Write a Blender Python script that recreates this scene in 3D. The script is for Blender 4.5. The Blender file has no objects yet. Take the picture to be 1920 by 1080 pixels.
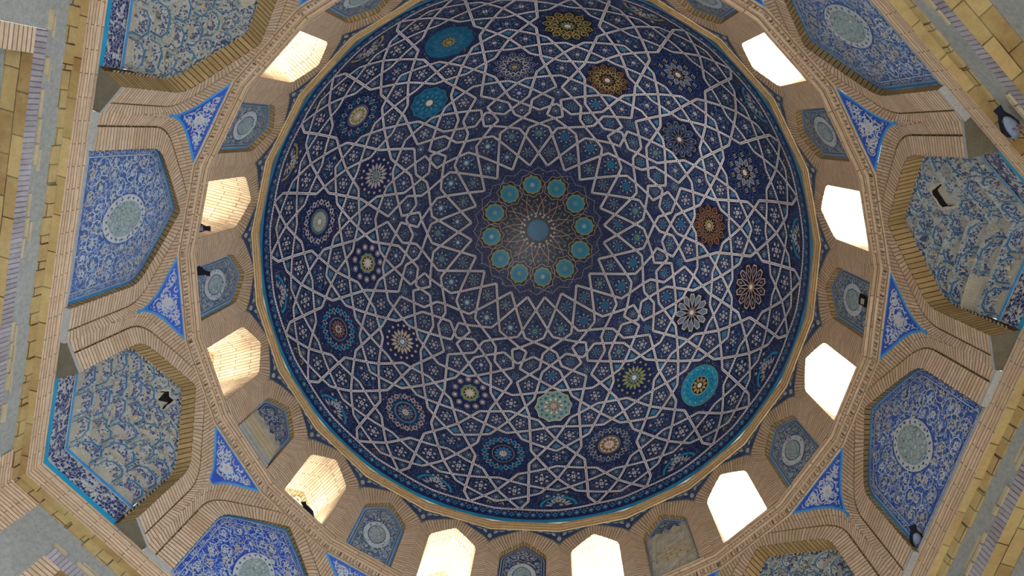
import bpy, math, random
import numpy as np
from math import pi, sin, cos, tan, radians, sqrt, atan2, hypot
from mathutils import Vector, Matrix

scene = bpy.context.scene
C = scene.collection
rnd = random.Random(7)

# ------------------------------------------------------------------ camera
CAM = Vector((0.4834, -2.456, 0.0))          # eye level; the floor is 1.6 m below
FPX = 1338.62                                 # focal length in pixels of a 1920 px wide frame
ta, tb = 0.2141, 0.0624
Rx = Matrix(((1, 0, 0), (0, cos(ta), -sin(ta)), (0, sin(ta), cos(ta))))
Ry = Matrix(((cos(tb), 0, sin(tb)), (0, 1, 0), (-sin(tb), 0, cos(tb))))
RR = (Ry @ Rx).transposed()
right, down, fwd = RR.col[0], RR.col[1], RR.col[2]
camd = bpy.data.cameras.new('camera')
camd.sensor_width = 36.0
camd.lens = 36.0 * FPX / 1920.0
camd.clip_start = 0.05
camd.clip_end = 300
cam = bpy.data.objects.new('camera', camd)
C.objects.link(cam)
m = Matrix.Identity(4)
for r_ in range(3):
    m[r_][0] = right[r_]; m[r_][1] = -down[r_]; m[r_][2] = -fwd[r_]; m[r_][3] = CAM[r_]
cam.matrix_world = m
scene.camera = cam

# ------------------------------------------------------------------ world, exposure
scene.view_settings.view_transform = 'Standard'
scene.view_settings.look = 'None'
scene.view_settings.gamma = 1.0
scene.view_settings.use_curve_mapping = False
scene.view_settings.exposure = 0.3
w = bpy.data.worlds.new('sky'); scene.world = w
w.use_nodes = True
bg = w.node_tree.nodes['Background']
bg.inputs['Color'].default_value = (0.50, 0.68, 1.0, 1)
# the sky is brightest on the sunny side, to the right of the picture
_t = w.node_tree
_tc = _t.nodes.new('ShaderNodeTexCoord'); _sx = _t.nodes.new('ShaderNodeSeparateXYZ')
_mr = _t.nodes.new('ShaderNodeMapRange')
_t.links.new(_tc.outputs['Generated'], _sx.inputs[0]); _t.links.new(_sx.outputs[0], _mr.inputs[0])
_mr.inputs[1].default_value = -1.0; _mr.inputs[2].default_value = 1.0
_mr.inputs[3].default_value = 6.0; _mr.inputs[4].default_value = 22.0
_t.links.new(_mr.outputs[0], bg.inputs['Strength'])

PH = -2.463                                   # azimuth of junction 0 of the 24 bays
STEP = pi / 12
Z_FLOOR = -1.6


def P(i, s, D, z):
    """point in the frame of bay i: s along the wall, D distance of the wall from the axis"""
    A = PH - i * STEP
    ca, sa = cos(A), sin(A)
    return Vector((D * ca + s * sa, D * sa - s * ca, z))


def area_light(name, loc, target, sx, sy, power, color):
    ld = bpy.data.lights.new(name, 'AREA')
    ld.shape = 'RECTANGLE'; ld.size = sx; ld.size_y = sy
    ld.energy = power; ld.color = color
    lo = bpy.data.objects.new(name, ld)
    C.objects.link(lo)
    lo.location = loc
    d = Vector(target) - Vector(loc)
    lo.rotation_euler = d.to_track_quat('-Z', 'Y').to_euler()
    return lo


# daylight thrown up by the sunlit sills of the twelve drum windows (window bay : watts);
# the sunny side of the roof is on the right
WIN_POWER = {1.5: 30, 3.5: 32, 5.5: 34, 7.5: 80, 9.5: 130, 11.5: 260, 13.5: 330, 15.5: 330, 17.5: 330, 19.5: 150, 21.5: 60, 23.5: 75}
for wi, pw in WIN_POWER.items():
    lo_ = area_light('window_daylight', P(wi, 0, 5.32, 10.30), P(wi, 0, 5.92, 11.6), 0.7, 0.5, pw, (1.0, 0.97, 0.92))
    lo_.data.spread = radians(104)
# daylight through the doorways at floor level
for wi, pw in {1.5: 50, 5.5: 60, 9.5: 90, 13.5: 150, 17.5: 210, 21.5: 130}.items():
    area_light('doorway_daylight', P(wi, 0, 5.6, 0.1), P(wi, 0, 0, 6.5), 2.2, 3.0, pw, (1.0, 0.93, 0.82))


# ------------------------------------------------------------------ materials
def lin(h):
    h = h.lstrip('#')
    v = [int(h[k:k + 2], 16) / 255 for k in (0, 2, 4)]
    return tuple((c / 12.92 if c <= 0.04045 else ((c + 0.055) / 1.055) ** 2.4) for c in v) + (1,)


class NT:
    def __init__(self, name):
        self.m = bpy.data.materials.new(name); self.m.use_nodes = True
        self.t = self.m.node_tree; self.n = self.t.nodes; self.l = self.t.links
        self.b = self.n['Principled BSDF']

    def add(self, kind, ins=None, **kw):
        nd = self.n.new(kind)
        for k, v in kw.items(): setattr(nd, k, v)
        for k, v in (ins or {}).items():
            if hasattr(v, 'is_output'): self.l.new(v, nd.inputs[k])
            else: nd.inputs[k].default_value = v
        return nd

    def math(self, op, a, b=0.0, c=0.0):
        nd = self.add('ShaderNodeMath', {0: a, 1: b, 2: c}, operation=op)
        return nd.outputs[0]

    def mix(self, f, a, b, mode='MIX'):
        nd = self.n.new('ShaderNodeMix'); nd.data_type = 'RGBA'; nd.blend_type = mode
        for s_, v in ((nd.inputs[0], f), (nd.inputs[6], a), (nd.inputs[7], b)):
            if hasattr(v, 'is_output'): self.l.new(v, s_)
            else: s_.default_value = v
        return nd.outputs[2]

    def ramp(self, f, stops, interp='LINEAR'):
        nd = self.n.new('ShaderNodeValToRGB'); self.l.new(f, nd.inputs[0])
        cr = nd.color_ramp; cr.interpolation = interp
        while len(cr.elements) < len(stops): cr.elements.new(0.5)
        for e, (p_, c_) in zip(cr.elements, stops): e.position = p_; e.color = c_
        return nd.outputs[0]

    def coord(self, out='Object'):
        return self.add('ShaderNodeTexCoord').outputs[out]

    def noise(self, vec, scale, detail=4, rough=0.6):
        return self.add('ShaderNodeTexNoise', {'Vector': vec, 'Scale': scale, 'Detail': detail, 'Roughness': rough}).outputs[0]

    def fin(self, col, rough=0.8, bump=None, bs=0.3, bd=0.01, spec=0.3):
        if hasattr(col, 'is_output'): self.l.new(col, self.b.inputs['Base Color'])
        else: self.b.inputs['Base Color'].default_value = col
        self.b.inputs['Roughness'].default_value = rough
        self.b.inputs['Specular IOR Level'].default_value = spec
        if bump is not None:
            bn = self.add('ShaderNodeBump', {'Strength': bs, 'Distance': bd, 'Height': bump})
            self.l.new(bn.outputs[0], self.b.inputs['Normal'])
        return self.m


def brick_mat(name, c1, c2, mortar, row=0.068, width=0.23, ms=0.007, grime='#5b4630', grime_amt=0.5, offs=0.5):
    g = NT(name)
    uv = g.coord('UV')
    sep = g.add('ShaderNodeSeparateXYZ', {0: uv})
    nz = g.noise(uv, 2.2, 3)
    wob = g.math('MULTIPLY_ADD', nz, 0.03, -0.015)
    yy = g.math('ADD', sep.outputs[0], wob)
    vec = g.add('ShaderNodeCombineXYZ', {0: sep.outputs[1], 1: yy, 2: 0.0}).outputs[0]
    br = g.add('ShaderNodeTexBrick', {'Vector': vec, 'Color1': lin(c1), 'Color2': lin(c2), 'Mortar': lin(mortar),
                                      'Scale': 1.0, 'Mortar Size': ms, 'Mortar Smooth': 0.25, 'Bias': 0.0,
                                      'Brick Width': width, 'Row Height': row}, offset=offs)
    ob = g.coord('Object')
    n1 = g.noise(ob, 1.6, 5)
    n2 = g.noise(ob, 14.0, 5, 0.7)
    col = g.mix(g.math('MULTIPLY', g.ramp(n1, [(0.45, (0, 0, 0, 1)), (0.75, (1, 1, 1, 1))]), grime_amt), br.outputs[0], lin(grime), 'MIX')
    col = g.mix(0.35, col, g.ramp(n2, [(0.3, (0.55, 0.55, 0.55, 1)), (0.7, (1.25, 1.25, 1.25, 1))]), 'MULTIPLY')
    h = g.math('MULTIPLY_ADD', br.outputs[1], -1.0, g.math('MULTIPLY', n2, 0.5))
    return g.fin(col, 0.9, h, 0.7, 0.02, 0.15)


def plaster_mat(name, c1, c2, scale=3.0, crack=0.5):
    g = NT(name)
    ob = g.coord('Object')
    n1 = g.noise(ob, scale, 6, 0.65)
    n2 = g.noise(ob, scale * 12, 4, 0.7)
    col = g.mix(n1, lin(c1), lin(c2))
    col = g.mix(crack, col, g.ramp(n2, [(0.3, (0.5, 0.5, 0.5, 1)), (0.62, (1.15, 1.15, 1.15, 1))]), 'MULTIPLY')
    return g.fin(col, 0.95, g.math('ADD', n1, g.math('MULTIPLY', n2, 0.3)), 0.6, 0.03, 0.1)


def glaze(name, c, c2=None, scale=5.0, amt=0.5, rough=0.35, wear=0.0, wearc='#8b8f86'):
    g = NT(name)
    ob = g.coord('Object')
    n1 = g.noise(ob, scale, 4)
    f = g.ramp(n1, [(0.35, (0, 0, 0, 1)), (0.7, (amt, amt, amt, 1))])
    col = g.mix(f, lin(c), lin(c2 or c))
    if wear:
        n2 = g.noise(ob, 9.0, 6, 0.75)
        col = g.mix(g.ramp(n2, [(0.5, (0, 0, 0, 1)), (0.72, (wear, wear, wear, 1))]), col, lin(wearc))
    return g.fin(col, rough, g.noise(ob, 30, 2), 0.08, 0.01, 0.5)


def veined(name, c, vein, spot, vs=16.0, lw=0.06, rough=0.35, spot_amt=0.5):
    """tile mosaic ground with a fine network of stems and little blossoms"""
    g = NT(name)
    ob = g.coord('Object')
    wn = g.add('ShaderNodeTexNoise', {'Vector': ob, 'Scale': 5.0, 'Detail': 2.0})
    wv = g.add('ShaderNodeVectorMath', {0: wn.outputs['Color'], 1: (0.12, 0.12, 0.12)}, operation='MULTIPLY').outputs[0]
    vec = g.add('ShaderNodeVectorMath', {0: ob, 1: wv}, operation='ADD').outputs[0]
    ve = g.add('ShaderNodeTexVoronoi', {'Vector': vec, 'Scale': vs}, feature='DISTANCE_TO_EDGE').outputs['Distance']
    vf = g.add('ShaderNodeTexVoronoi', {'Vector': vec, 'Scale': vs}, feature='F1')
    line = g.math('LESS_THAN', ve, lw)
    blob = g.math('LESS_THAN', vf.outputs['Distance'], 0.26)
    rsel = g.add('ShaderNodeSeparateColor', {0: vf.outputs['Color']})
    bl = g.math('MULTIPLY', blob, g.math('LESS_THAN', rsel.outputs[0], spot_amt))
    col = g.mix(line, lin(c), lin(vein))
    bc = g.mix(g.math('LESS_THAN', rsel.outputs[1], 0.5), lin(spot), lin('#2f6d90'))
    col = g.mix(bl, col, bc)
    n1 = g.noise(ob, 3.0, 4)
    col = g.mix(0.5, col, g.ramp(n1, [(0.3, (0.7, 0.7, 0.7, 1)), (0.7, (1.2, 1.2, 1.2, 1))]), 'MULTIPLY')
    return g.fin(col, rough, ve, 0.1, 0.01, 0.45)


def frag_tile(name, light, dark, turq, plaster_amt=0.35, plasterc='#a39f8c', dkf=0.5, fs=38.0):
    """muqarnas facets: each facet (uv 0..1) framed in turquoise, white and blue fragments inside"""
    g = NT(name)
    uv = g.coord('UV'); ob = g.coord('Object')
    sp = g.add('ShaderNodeSeparateXYZ', {0: uv})
    eu = g.math('ABSOLUTE', g.math('MULTIPLY_ADD', sp.outputs[0], 2.0, -1.0))
    ev = g.math('ABSOLUTE', g.math('MULTIPLY_ADD', sp.outputs[1], 2.0, -1.0))
    # clipped corners
    eo = g.math('MULTIPLY', g.math('ADD', eu, ev), 0.66)
    e = g.math('MAXIMUM', g.math('MAXIMUM', eu, ev), eo)
    wn = g.add('ShaderNodeTexNoise', {'Vector': ob, 'Scale': 14.0, 'Detail': 2.0})
    wv = g.add('ShaderNodeVectorMath', {0: wn.outputs['Color'], 1: (0.07, 0.07, 0.07)}, operation='MULTIPLY').outputs[0]
    vec = g.add('ShaderNodeVectorMath', {0: ob, 1: wv}, operation='ADD').outputs[0]
    vv = g.add('ShaderNodeTexVoronoi', {'Vector': vec, 'Scale': fs}, feature='F1', distance='MANHATTAN')
    ve = g.add('ShaderNodeTexVoronoi', {'Vector': vec, 'Scale': fs}, feature='DISTANCE_TO_EDGE').outputs['Distance']
    rs = g.add('ShaderNodeSeparateColor', {0: vv.outputs['Color']})
    dk = g.math('LESS_THAN', rs.outputs[0], dkf)
    col = g.mix(dk, lin(light), lin(dark))
    col = g.mix(g.math('LESS_THAN', ve, 0.05), col, lin(light))
    col0 = col
    col = g.mix(g.math('GREATER_THAN', e, 0.72), col, lin(light))
    col = g.mix(g.math('GREATER_THAN', e, 0.755), col, lin(dark))
    col = g.mix(g.math('GREATER_THAN', e, 0.79), col, lin(turq))
    pc = g.mix(g.noise(ob, 12, 4), lin(plasterc), lin('#6b6857'))
    col = g.mix(g.math('GREATER_THAN', e, 0.865), col, g.mix(g.math('LESS_THAN', rs.outputs[1], .5), col0, pc))
    n = g.noise(ob, 5.0, 6, 0.72)
    pm = g.ramp(n, [(0.5 + 0.2 - plaster_amt * 0.4, (0, 0, 0, 1)), (0.56 + 0.2 - plaster_amt * 0.4, (1, 1, 1, 1))])
    pc = g.mix(g.noise(ob, 12, 4), lin(plasterc), lin('#6b6857'))
    col = g.mix(pm, col, pc)
    h = g.math('ADD', g.math('MULTIPLY', ve, 2.0), g.math('MULTIPLY', n, 3.0))
    return g.fin(col, 0.55, h, 0.6, 0.03, 0.35)


M = {}
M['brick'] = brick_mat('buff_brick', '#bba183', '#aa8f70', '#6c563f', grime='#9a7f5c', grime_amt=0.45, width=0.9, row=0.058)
M['brick_soffit'] = brick_mat('soffit_light_brick', '#a98d60', '#967a4e', '#3f2d1a', grime='#79633f', grime_amt=0.5, row=0.075, ms=0.007, width=0.9)  # buff brick with the warm bounced light of soffits put into the colour
M['brick_beam'] = brick_mat('beam_brick', '#c0a381', '#ae9170', '#6b533a', row=0.046, width=0.5, ms=0.005, grime='#9a8266', grime_amt=0.4)
M['cornice_brick'] = brick_mat('cornice_brick', '#b8986c', '#a98a5f', '#7a6040', row=0.07, width=0.6, ms=0.004, grime='#8f744c', grime_amt=0.4)
M['brick_reveal'] = brick_mat('window_brick', '#c6b090', '#b09a7a', '#6e573f', row=0.062, width=0.55, ms=0.006)
M['brick_grey'] = brick_mat('lavender_grey_brick', '#8f8583', '#7d736f', '#5b534e', row=0.055, width=0.2, grime='#a59f9b', grime_amt=0.5, offs=0.0)
M['brick_head'] = brick_mat('header_brick', '#b09a80', '#9a846c', '#5a4836', row=0.5, width=0.088, ms=0.012, offs=0.0)
M['plaster'] = plaster_mat('grey_plaster', '#8f8d82', '#79776b', 1.6, 0.45)
M['old_plaster'] = plaster_mat('crumbled_plaster', '#b0a792', '#7e735d', 6.0, 0.7)
M['white_plaster'] = plaster_mat('white_plaster', '#a3a097', '#7f7c72', 5.0, 0.5)
M['ochre_stone'] = brick_mat('ochre_stone', '#9c8253', '#7c6038', '#45331e', row=0.2, width=0.42, ms=0.007, grime='#aa9a66', grime_amt=0.6)
M['cream_brick'] = plaster_mat('cream_brick', '#b5a583', '#8e7c5d', 8.0, 0.5)
M['underside_wood'] = plaster_mat('weathered_timber', '#6d6552', '#4c4636', 7.0, 0.6)  # dull grey-brown, wood-like undersides of the arch legs
M['navy'] = veined('navy_mosaic', '#0f1944', '#445370', '#857f72', 15.0, 0.035, spot_amt=0.45)
M['navy_plain'] = glaze('navy_glaze', '#12163f', '#1d2656', 6.0, 0.7)
M['black'] = glaze('black_glaze', '#0d0d18', '#171728', 6.0)
M['strap'] = glaze('white_strap', '#cdc7c8', '#aea5a2', 2.5, 0.8, 0.5)
M['pale'] = glaze('pale_glaze', '#a5a099', '#857e79', 5.0)
M['cream'] = glaze('cream_glaze', '#b5a68a', '#998a70', 5.0)
M['white'] = glaze('white_glaze', '#c2bdb6', '#a8a39e', 5.0)
M['teal'] = glaze('teal_glaze', '#2f7090', '#28587a', 3.5, 0.9)
M['turq'] = glaze('turquoise_glaze', '#1583a0', '#1c6f8c', 3.0, 0.9)
M['turq_dark'] = glaze('deep_turquoise_glaze', '#125f7d', '#174f6c', 3.0, 0.9)
M['cobalt'] = glaze('cobalt_glaze', '#20407d', '#2b4a78', 4.0, 0.8)
M['gold'] = glaze('gold_glaze', '#9a8748', '#80703f', 5.0)
M['olive'] = glaze('olive_glaze', '#7e8450', '#6d7448', 5.0)
M['green'] = glaze('pale_green_glaze', '#7f9888', '#6f8579', 5.0, 0.8)
M['rust'] = glaze('rust_glaze', '#7a5540', '#624433', 5.0)
M['pink'] = glaze('pink_glaze', '#b3948c', '#957a74', 5.0)
M['slate'] = glaze('slate_glaze', '#5f6a78', '#505a68', 5.0)
M['grnd_blue'] = glaze('cobalt_ground', '#2b4684', '#354e80', 2.5, 0.9, 0.4, 0.45, '#7c8794')
M['grnd_bright'] = glaze('bright_cobalt_ground', '#23439a', '#203a80', 3.0, 0.9, 0.35, 0.25, '#7c8794')
M['grnd_faded'] = glaze('faded_blue_ground', '#40577e', '#344c7c', 2.0, 0.9, 0.5, 0.55, '#84908f')
M['grnd_grey'] = glaze('dusty_blue_ground', '#39506e', '#465a68', 2.5, 0.9, 0.5, 0.5, '#7f8680')
M['grnd_dark'] = glaze('dark_blue_ground', '#1f2f55', '#2d3d5a', 3.0, 0.9, 0.4, 0.4, '#6f7570')
M['border_blue'] = glaze('border_turquoise', '#2a7fae', '#2f6d9a', 2.0, 0.9, 0.35, 0.35, '#7f9098')
M['scroll'] = glaze('scroll_glaze', '#a3a79f', '#8a929a', 4.0, 0.8, 0.45)
M['scroll_blue'] = glaze('blue_scroll_glaze', '#7d90ad', '#6b809f', 4.0, 0.8, 0.45)
M['scroll_warm'] = glaze('warm_scroll_glaze', '#a39c86', '#8a8473', 4.0, 0.8, 0.45)
M['medal_green'] = veined('green_medallion_mosaic', '#86918a', '#66736f', '#a39f90', 13.0, 0.05, 0.45)
M['medal_white'] = veined('white_medallion_mosaic', '#a9aaa2', '#8a8f8c', '#3f4a63', 14.0, 0.02, 0.45, 0.8)
M['frag'] = frag_tile('muqarnas_tile', '#918f86', '#252f5c', '#306a84', 0.26, dkf=0.6)
M['frag_worn'] = frag_tile('worn_muqarnas_tile', '#969284', '#323a58', '#356b7c', 0.32)
M['frag_dark'] = frag_tile('dusky_muqarnas_tile', '#8b8e87', '#25315a', '#2a6680', 0.42, '#a5a398', 0.6)
M['frag_ledge'] = frag_tile('ledge_tile', '#7e7b70', '#323a55', '#3a4058', 0.4, '#7f7a68', 0.5)
M['callig'] = frag_tile('inscription_tile', '#9d9b90', '#1e2858', '#202b66', 0.15, '#8f8a78', 0.68, 24.0)
M['void'] = plaster_mat('hole_shade', '#221e19', '#12100d', 6.0, 0.5)  # near-black colour standing in for the shade inside the holes
M['floor'] = brick_mat('floor_brick', '#b6a184', '#a08b6e', '#7a6a54', row=0.22, width=0.22)
M['terrace'] = plaster_mat('roof_mud', '#c9b494', '#b39d7c', 2.0, 0.3)
M['lattice'] = plaster_mat('lattice_plaster', '#cfc4ae', '#b5a88f', 5.0, 0.3)
M['feather_dark'] = plaster_mat('dark_feather', '#23242e', '#15151d', 20.0, 0.3)
M['feather_grey'] = plaster_mat('grey_feather', '#7f8794', '#626a78', 20.0, 0.3)
M['pigeon_leg'] = plaster_mat('pigeon_skin', '#8c4a44', '#6f3a36', 20.0, 0.3)


# ------------------------------------------------------------------ mesh helpers
class MB:
    def __init__(self): self.v = []; self.f = []; self.m = []; self.uv = []; self.mats = []

    def mi(self, name):
        if name not in self.mats: self.mats.append(name)
        return self.mats.index(name)

    def face(self, pts, mat, uvs=None):
        b = len(self.v); self.v.extend([tuple(p) for p in pts])
        self.f.append(tuple(range(b, b + len(pts)))); self.m.append(self.mi(mat))
        self.uv.extend(uvs if uvs else [(0, 0)] * len(pts))

    def strip(self, A, B, mat, u=None, v0=0.0, v1=None):
        """quads between two matching point rows; u along the row, v across"""
        acc = 0.0
        for k in range(len(A) - 1):
            la = ((Vector(A[k]) - Vector(A[k + 1])).length + (Vector(B[k]) - Vector(B[k + 1])).length) / 2
            if u is not None: u0, u1 = u[k], u[k + 1]
            else: u0, u1 = acc, acc + la
            acc += la
            w0 = (Vector(A[k]) - Vector(B[k])).length if v1 is None else v1
            w1 = (Vector(A[k + 1]) - Vector(B[k + 1])).length if v1 is None else v1
            self.face([A[k], A[k + 1], B[k + 1], B[k]], mat, [(u0, v0), (u1, v0), (u1, v0 + w1), (u0, v0 + w0)])

    def box(self, fn, s0, s1, D0, D1, z0, z1, mat, u_axis='s'):
        """box in (s, D, z) space mapped through fn"""
        q = lambda s, D, z: fn(s, D, z)
        def F(a, b, c, d, U, V): self.face([q(*a), q(*b), q(*c), q(*d)], mat, [(0, 0), (U, 0), (U, V), (0, V)] if u_axis == 's' else [(0, 0), (0, U), (V, U), (V, 0)])
        S, DD, Z = abs(s1 - s0), abs(D1 - D0), abs(z1 - z0)
        F((s0, D0, z0), (s1, D0, z0), (s1, D0, z1), (s0, D0, z1), S, Z)
        F((s0, D1, z0), (s1, D1, z0), (s1, D1, z1), (s0, D1, z1), S, Z)
        F((s0, D0, z0), (s1, D0, z0), (s1, D1, z0), (s0, D1, z0), S, DD)
        F((s0, D0, z1), (s1, D0, z1), (s1, D1, z1), (s0, D1, z1), S, DD)
        F((s0, D0, z0), (s0, D1, z0), (s0, D1, z1), (s0, D0, z1), DD, Z)
        F((s1, D0, z0), (s1, D1, z0), (s1, D1, z1), (s1, D0, z1), DD, Z)

    def build(self, name, parent=None, smooth=False, weld=False):
        me = bpy.data.meshes.new(name)
        me.from_pydata(self.v, [], self.f)
        for mn in self.mats: me.materials.append(M[mn])
        me.polygons.foreach_set('material_index', self.m)
        uvl = me.uv_layers.new(name='UVMap')
        uvl.data.foreach_set('uv', [c for p in self.uv for c in p])
        if smooth: me.polygons.foreach_set('use_smooth', [True] * len(me.polygons))
        me.update()
        o = bpy.data.objects.new(name, me)
        C.objects.link(o)
        if weld:
            md = o.modifiers.new('weld', 'WELD'); md.merge_threshold = 0.0005
        if parent:
            o.parent = parent
            o.matrix_parent_inverse = parent.matrix_world.inverted()
        return o


def tag(o, label=None, cat=None, group=None, kind=None):
    if label: o['label'] = label
    if cat: o['category'] = cat
    if group: o['group'] = group
    if kind: o['kind'] = kind
    return o


def thing(name, loc, label, cat, group=None, kind=None):
    o = bpy.data.objects.new(name, None); C.objects.link(o)
    o.empty_display_size = 0.2
    o.location = loc
    o.matrix_world = Matrix.Translation(Vector(loc))
    return tag(o, label, cat, group, kind)


def arch_curve(hw, zs, za, rho, nj=0, zb=None, na=7, nl=7):
    """right half, bottom to apex: vertical jamb, short arc, nearly straight run to the point"""
    lo, hi = 0.05, pi / 2 - 0.01
    for _ in range(60):
        th = (lo + hi) / 2
        ex, ez = hw - rho + rho * cos(th), zs + rho * sin(th)
        top = ez + ex * cos(th) / sin(th)
        if top > za: lo = th
        else: hi = th
    pts = []
    if zb is not None:
        for k in range(nj): pts.append((hw, zb + (zs - zb) * k / nj))
    for k in range(na): a = th * k / na; pts.append((hw - rho + rho * cos(a), zs + rho * sin(a)))
    ex, ez = hw - rho + rho * cos(th), zs + rho * sin(th)
    for k in range(nl + 1): t = k / nl; pts.append((ex * (1 - t), ez + (za - ez) * t + 0.012 * sin(pi * t)))
    return pts


def full(half):
    return half + [(-s, z) for s, z in reversed(half[:-1])]


def interp_half(half, z):
    """half width of the arch at height z"""
    if z <= half[0][1]: return half[0][0]
    for (s0, z0), (s1, z1) in zip(half, half[1:]):
        if z1 > z0 and z0 <= z <= z1: return s0 + (s1 - s0) * (z - z0) / (z1 - z0)
    return 0.0


def inside(poly, x, y):
    c = False; n = len(poly); j = n - 1
    for i in range(n):
        xi, yi = poly[i]; xj, yj = poly[j]
        if (yi > y) != (yj > y) and x < (xj - xi) * (y - yi) / (yj - yi) + xi: c = not c
        j = i
    return c


def edge_dist(poly, x, y):
    d = 1e9
    for (ax, ay), (bx, by) in zip(poly, poly[1:] + poly[:1]):
        vx, vy = bx - ax, by - ay; L = vx * vx + vy * vy or 1e-12
        t = max(0, min(1, ((x - ax) * vx + (y - ay) * vy) / L))
        d = min(d, hypot(x - ax - t * vx, y - ay - t * vy))
    return d


def inset(poly, d):
    """inset a (roughly convex) polygon by d"""
    A = sum(x0 * y1 - x1 * y0 for (x0, y0), (x1, y1) in zip(poly, poly[1:] + poly[:1]))
    sg = 1 if A > 0 else -1
    n = len(poly); out = []
    for i in range(n):
        p0, p1, p2 = poly[i - 1], poly[i], poly[(i + 1) % n]
        d1 = Vector((p1[0] - p0[0], p1[1] - p0[1])); d2 = Vector((p2[0] - p1[0], p2[1] - p1[1]))
        if d1.length < 1e-9: d1 = d2.copy()
        if d2.length < 1e-9: d2 = d1.copy()
        d1.normalize(); d2.normalize()
        n1 = Vector((-d1.y, d1.x)) * sg; n2 = Vector((-d2.y, d2.x)) * sg
        b = n1 + n2
        k = b.length_squared
        b = b * (2 * d / max(k, 0.5)) if k > 1e-6 else n1 * d
        out.append((p1[0] + b.x, p1[1] + b.y))
    return out


# ------------------------------------------------------------------ drawing on a flat or curved tile surface
class Draw:
    """places flat coloured shapes on a surface given by fn(x, y, off) -> point"""
    def __init__(self, fn, curved=False): self.fn = fn; self.mb = MB(); self.k = 0; self.curved = curved

    def lift(self, off):
        self.k += 1
        return off + (self.k % 7) * 0.00025

    def poly(self, pts, mat, off):
        off = self.lift(off)
        cx = sum(p[0] for p in pts) / len(pts); cy = sum(p[1] for p in pts) / len(pts)
        ext = max(hypot(p[0] - cx, p[1] - cy) for p in pts)
        if self.curved and ext > 0.13:        # follow the curve of the dome in concentric rings
            nr = max(2, int(ext / 0.06)); n = len(pts)
            lv = [[self.fn(cx + (x - cx) * q / nr, cy + (y - cy) * q / nr, off) for x, y in pts] for q in range(1, nr + 1)]
            c0_ = self.fn(cx, cy, off)
            for k in range(n): self.mb.face([c0_, lv[0][k], lv[0][(k + 1) % n]], mat)
            for a, b in zip(lv, lv[1:]):
                for k in range(n): self.mb.face([a[k], a[(k + 1) % n], b[(k + 1) % n], b[k]], mat)
            return
        self.mb.face([self.fn(x, y, off) for x, y in pts], mat)

    def ring(self, outer, inner, mat, off):
        n = len(outer)
        for i in range(n):
            j = (i + 1) % n
            self.mb.face([self.fn(*outer[i], off), self.fn(*outer[j], off), self.fn(*inner[j], off), self.fn(*inner[i], off)], mat)

    def disc(self, x, y, r, mat, off, n=12, sx=1.0, sy=1.0):
        self.poly([(x + r * sx * cos(2 * pi * k / n), y + r * sy * sin(2 * pi * k / n)) for k in range(n)], mat, off)

    def annulus(self, x, y, r0, r1, mat, off, n=32, sx=1, sy=1):
        a = [(x + r1 * sx * cos(2 * pi * k / n), y + r1 * sy * sin(2 * pi * k / n)) for k in range(n)]
        b = [(x + r0 * sx * cos(2 * pi * k / n), y + r0 * sy * sin(2 * pi * k / n)) for k in range(n)]
        self.ring(a, b, mat, off)

    def leaf(self, x, y, ang, L, W, mat, off, n=3):
        c, s = cos(ang), sin(ang); pts = []
        for k in range(n * 2 + 2):
            t = k / (n + 1) if k <= n + 1 else 2 - k / (n + 1)
            wv = W * 0.5 * sin(pi * t ** 0.8) * (1 if k <= n + 1 else -1)
            pts.append((x + c * L * t - s * wv, y + s * L * t + c * wv))
        self.poly(pts, mat, off)

    def star(self, x, y, r0, r1, n, mat, off, rot=0):
        pts = []
        for k in range(2 * n):
            r = r1 if k % 2 == 0 else r0; a = rot + pi * k / n
            pts.append((x + r * cos(a), y + r * sin(a)))
        # triangle fan keeps concave stars clean
        off = self.lift(off)
        for k in range(2 * n):
            self.mb.face([self.fn(x, y, off), self.fn(*pts[k], off), self.fn(*pts[(k + 1) % (2 * n)], off)], mat)

    def petals(self, x, y, r0, r1, W, n, mat, off, rot=0):
        for k in range(n):
            a = rot + 2 * pi * k / n
            self.leaf(x + r0 * cos(a), y + r0 * sin(a), a, r1 - r0, W, mat, off)

    def dots(self, x, y, R, r, n, mat, off, rot=0, k=6):
        for q in range(n):
            a = rot + 2 * pi * q / n
            self.disc(x + R * cos(a), y + R * sin(a), r, mat, off, k)

    def line(self, pts, wd, mat, off, closed=False):
        off = self.lift(off)
        n = len(pts)
        L, R = [], []
        for i in range(n):
            a = pts[i - 1] if (i > 0 or closed) else pts[i]
            b = pts[(i + 1) % n] if (i < n - 1 or closed) else pts[i]
            dx, dy = b[0] - a[0], b[1] - a[1]; l = hypot(dx, dy) or 1
            L.append((pts[i][0] - dy / l * wd / 2, pts[i][1] + dx / l * wd / 2))
            R.append((pts[i][0] + dy / l * wd / 2, pts[i][1] - dx / l * wd / 2))
        for i in range(n if closed else n - 1):
            j = (i + 1) % n
            self.mb.face([self.fn(*L[i], off), self.fn(*L[j], off), self.fn(*R[j], off), self.fn(*R[i], off)], mat)


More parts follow.
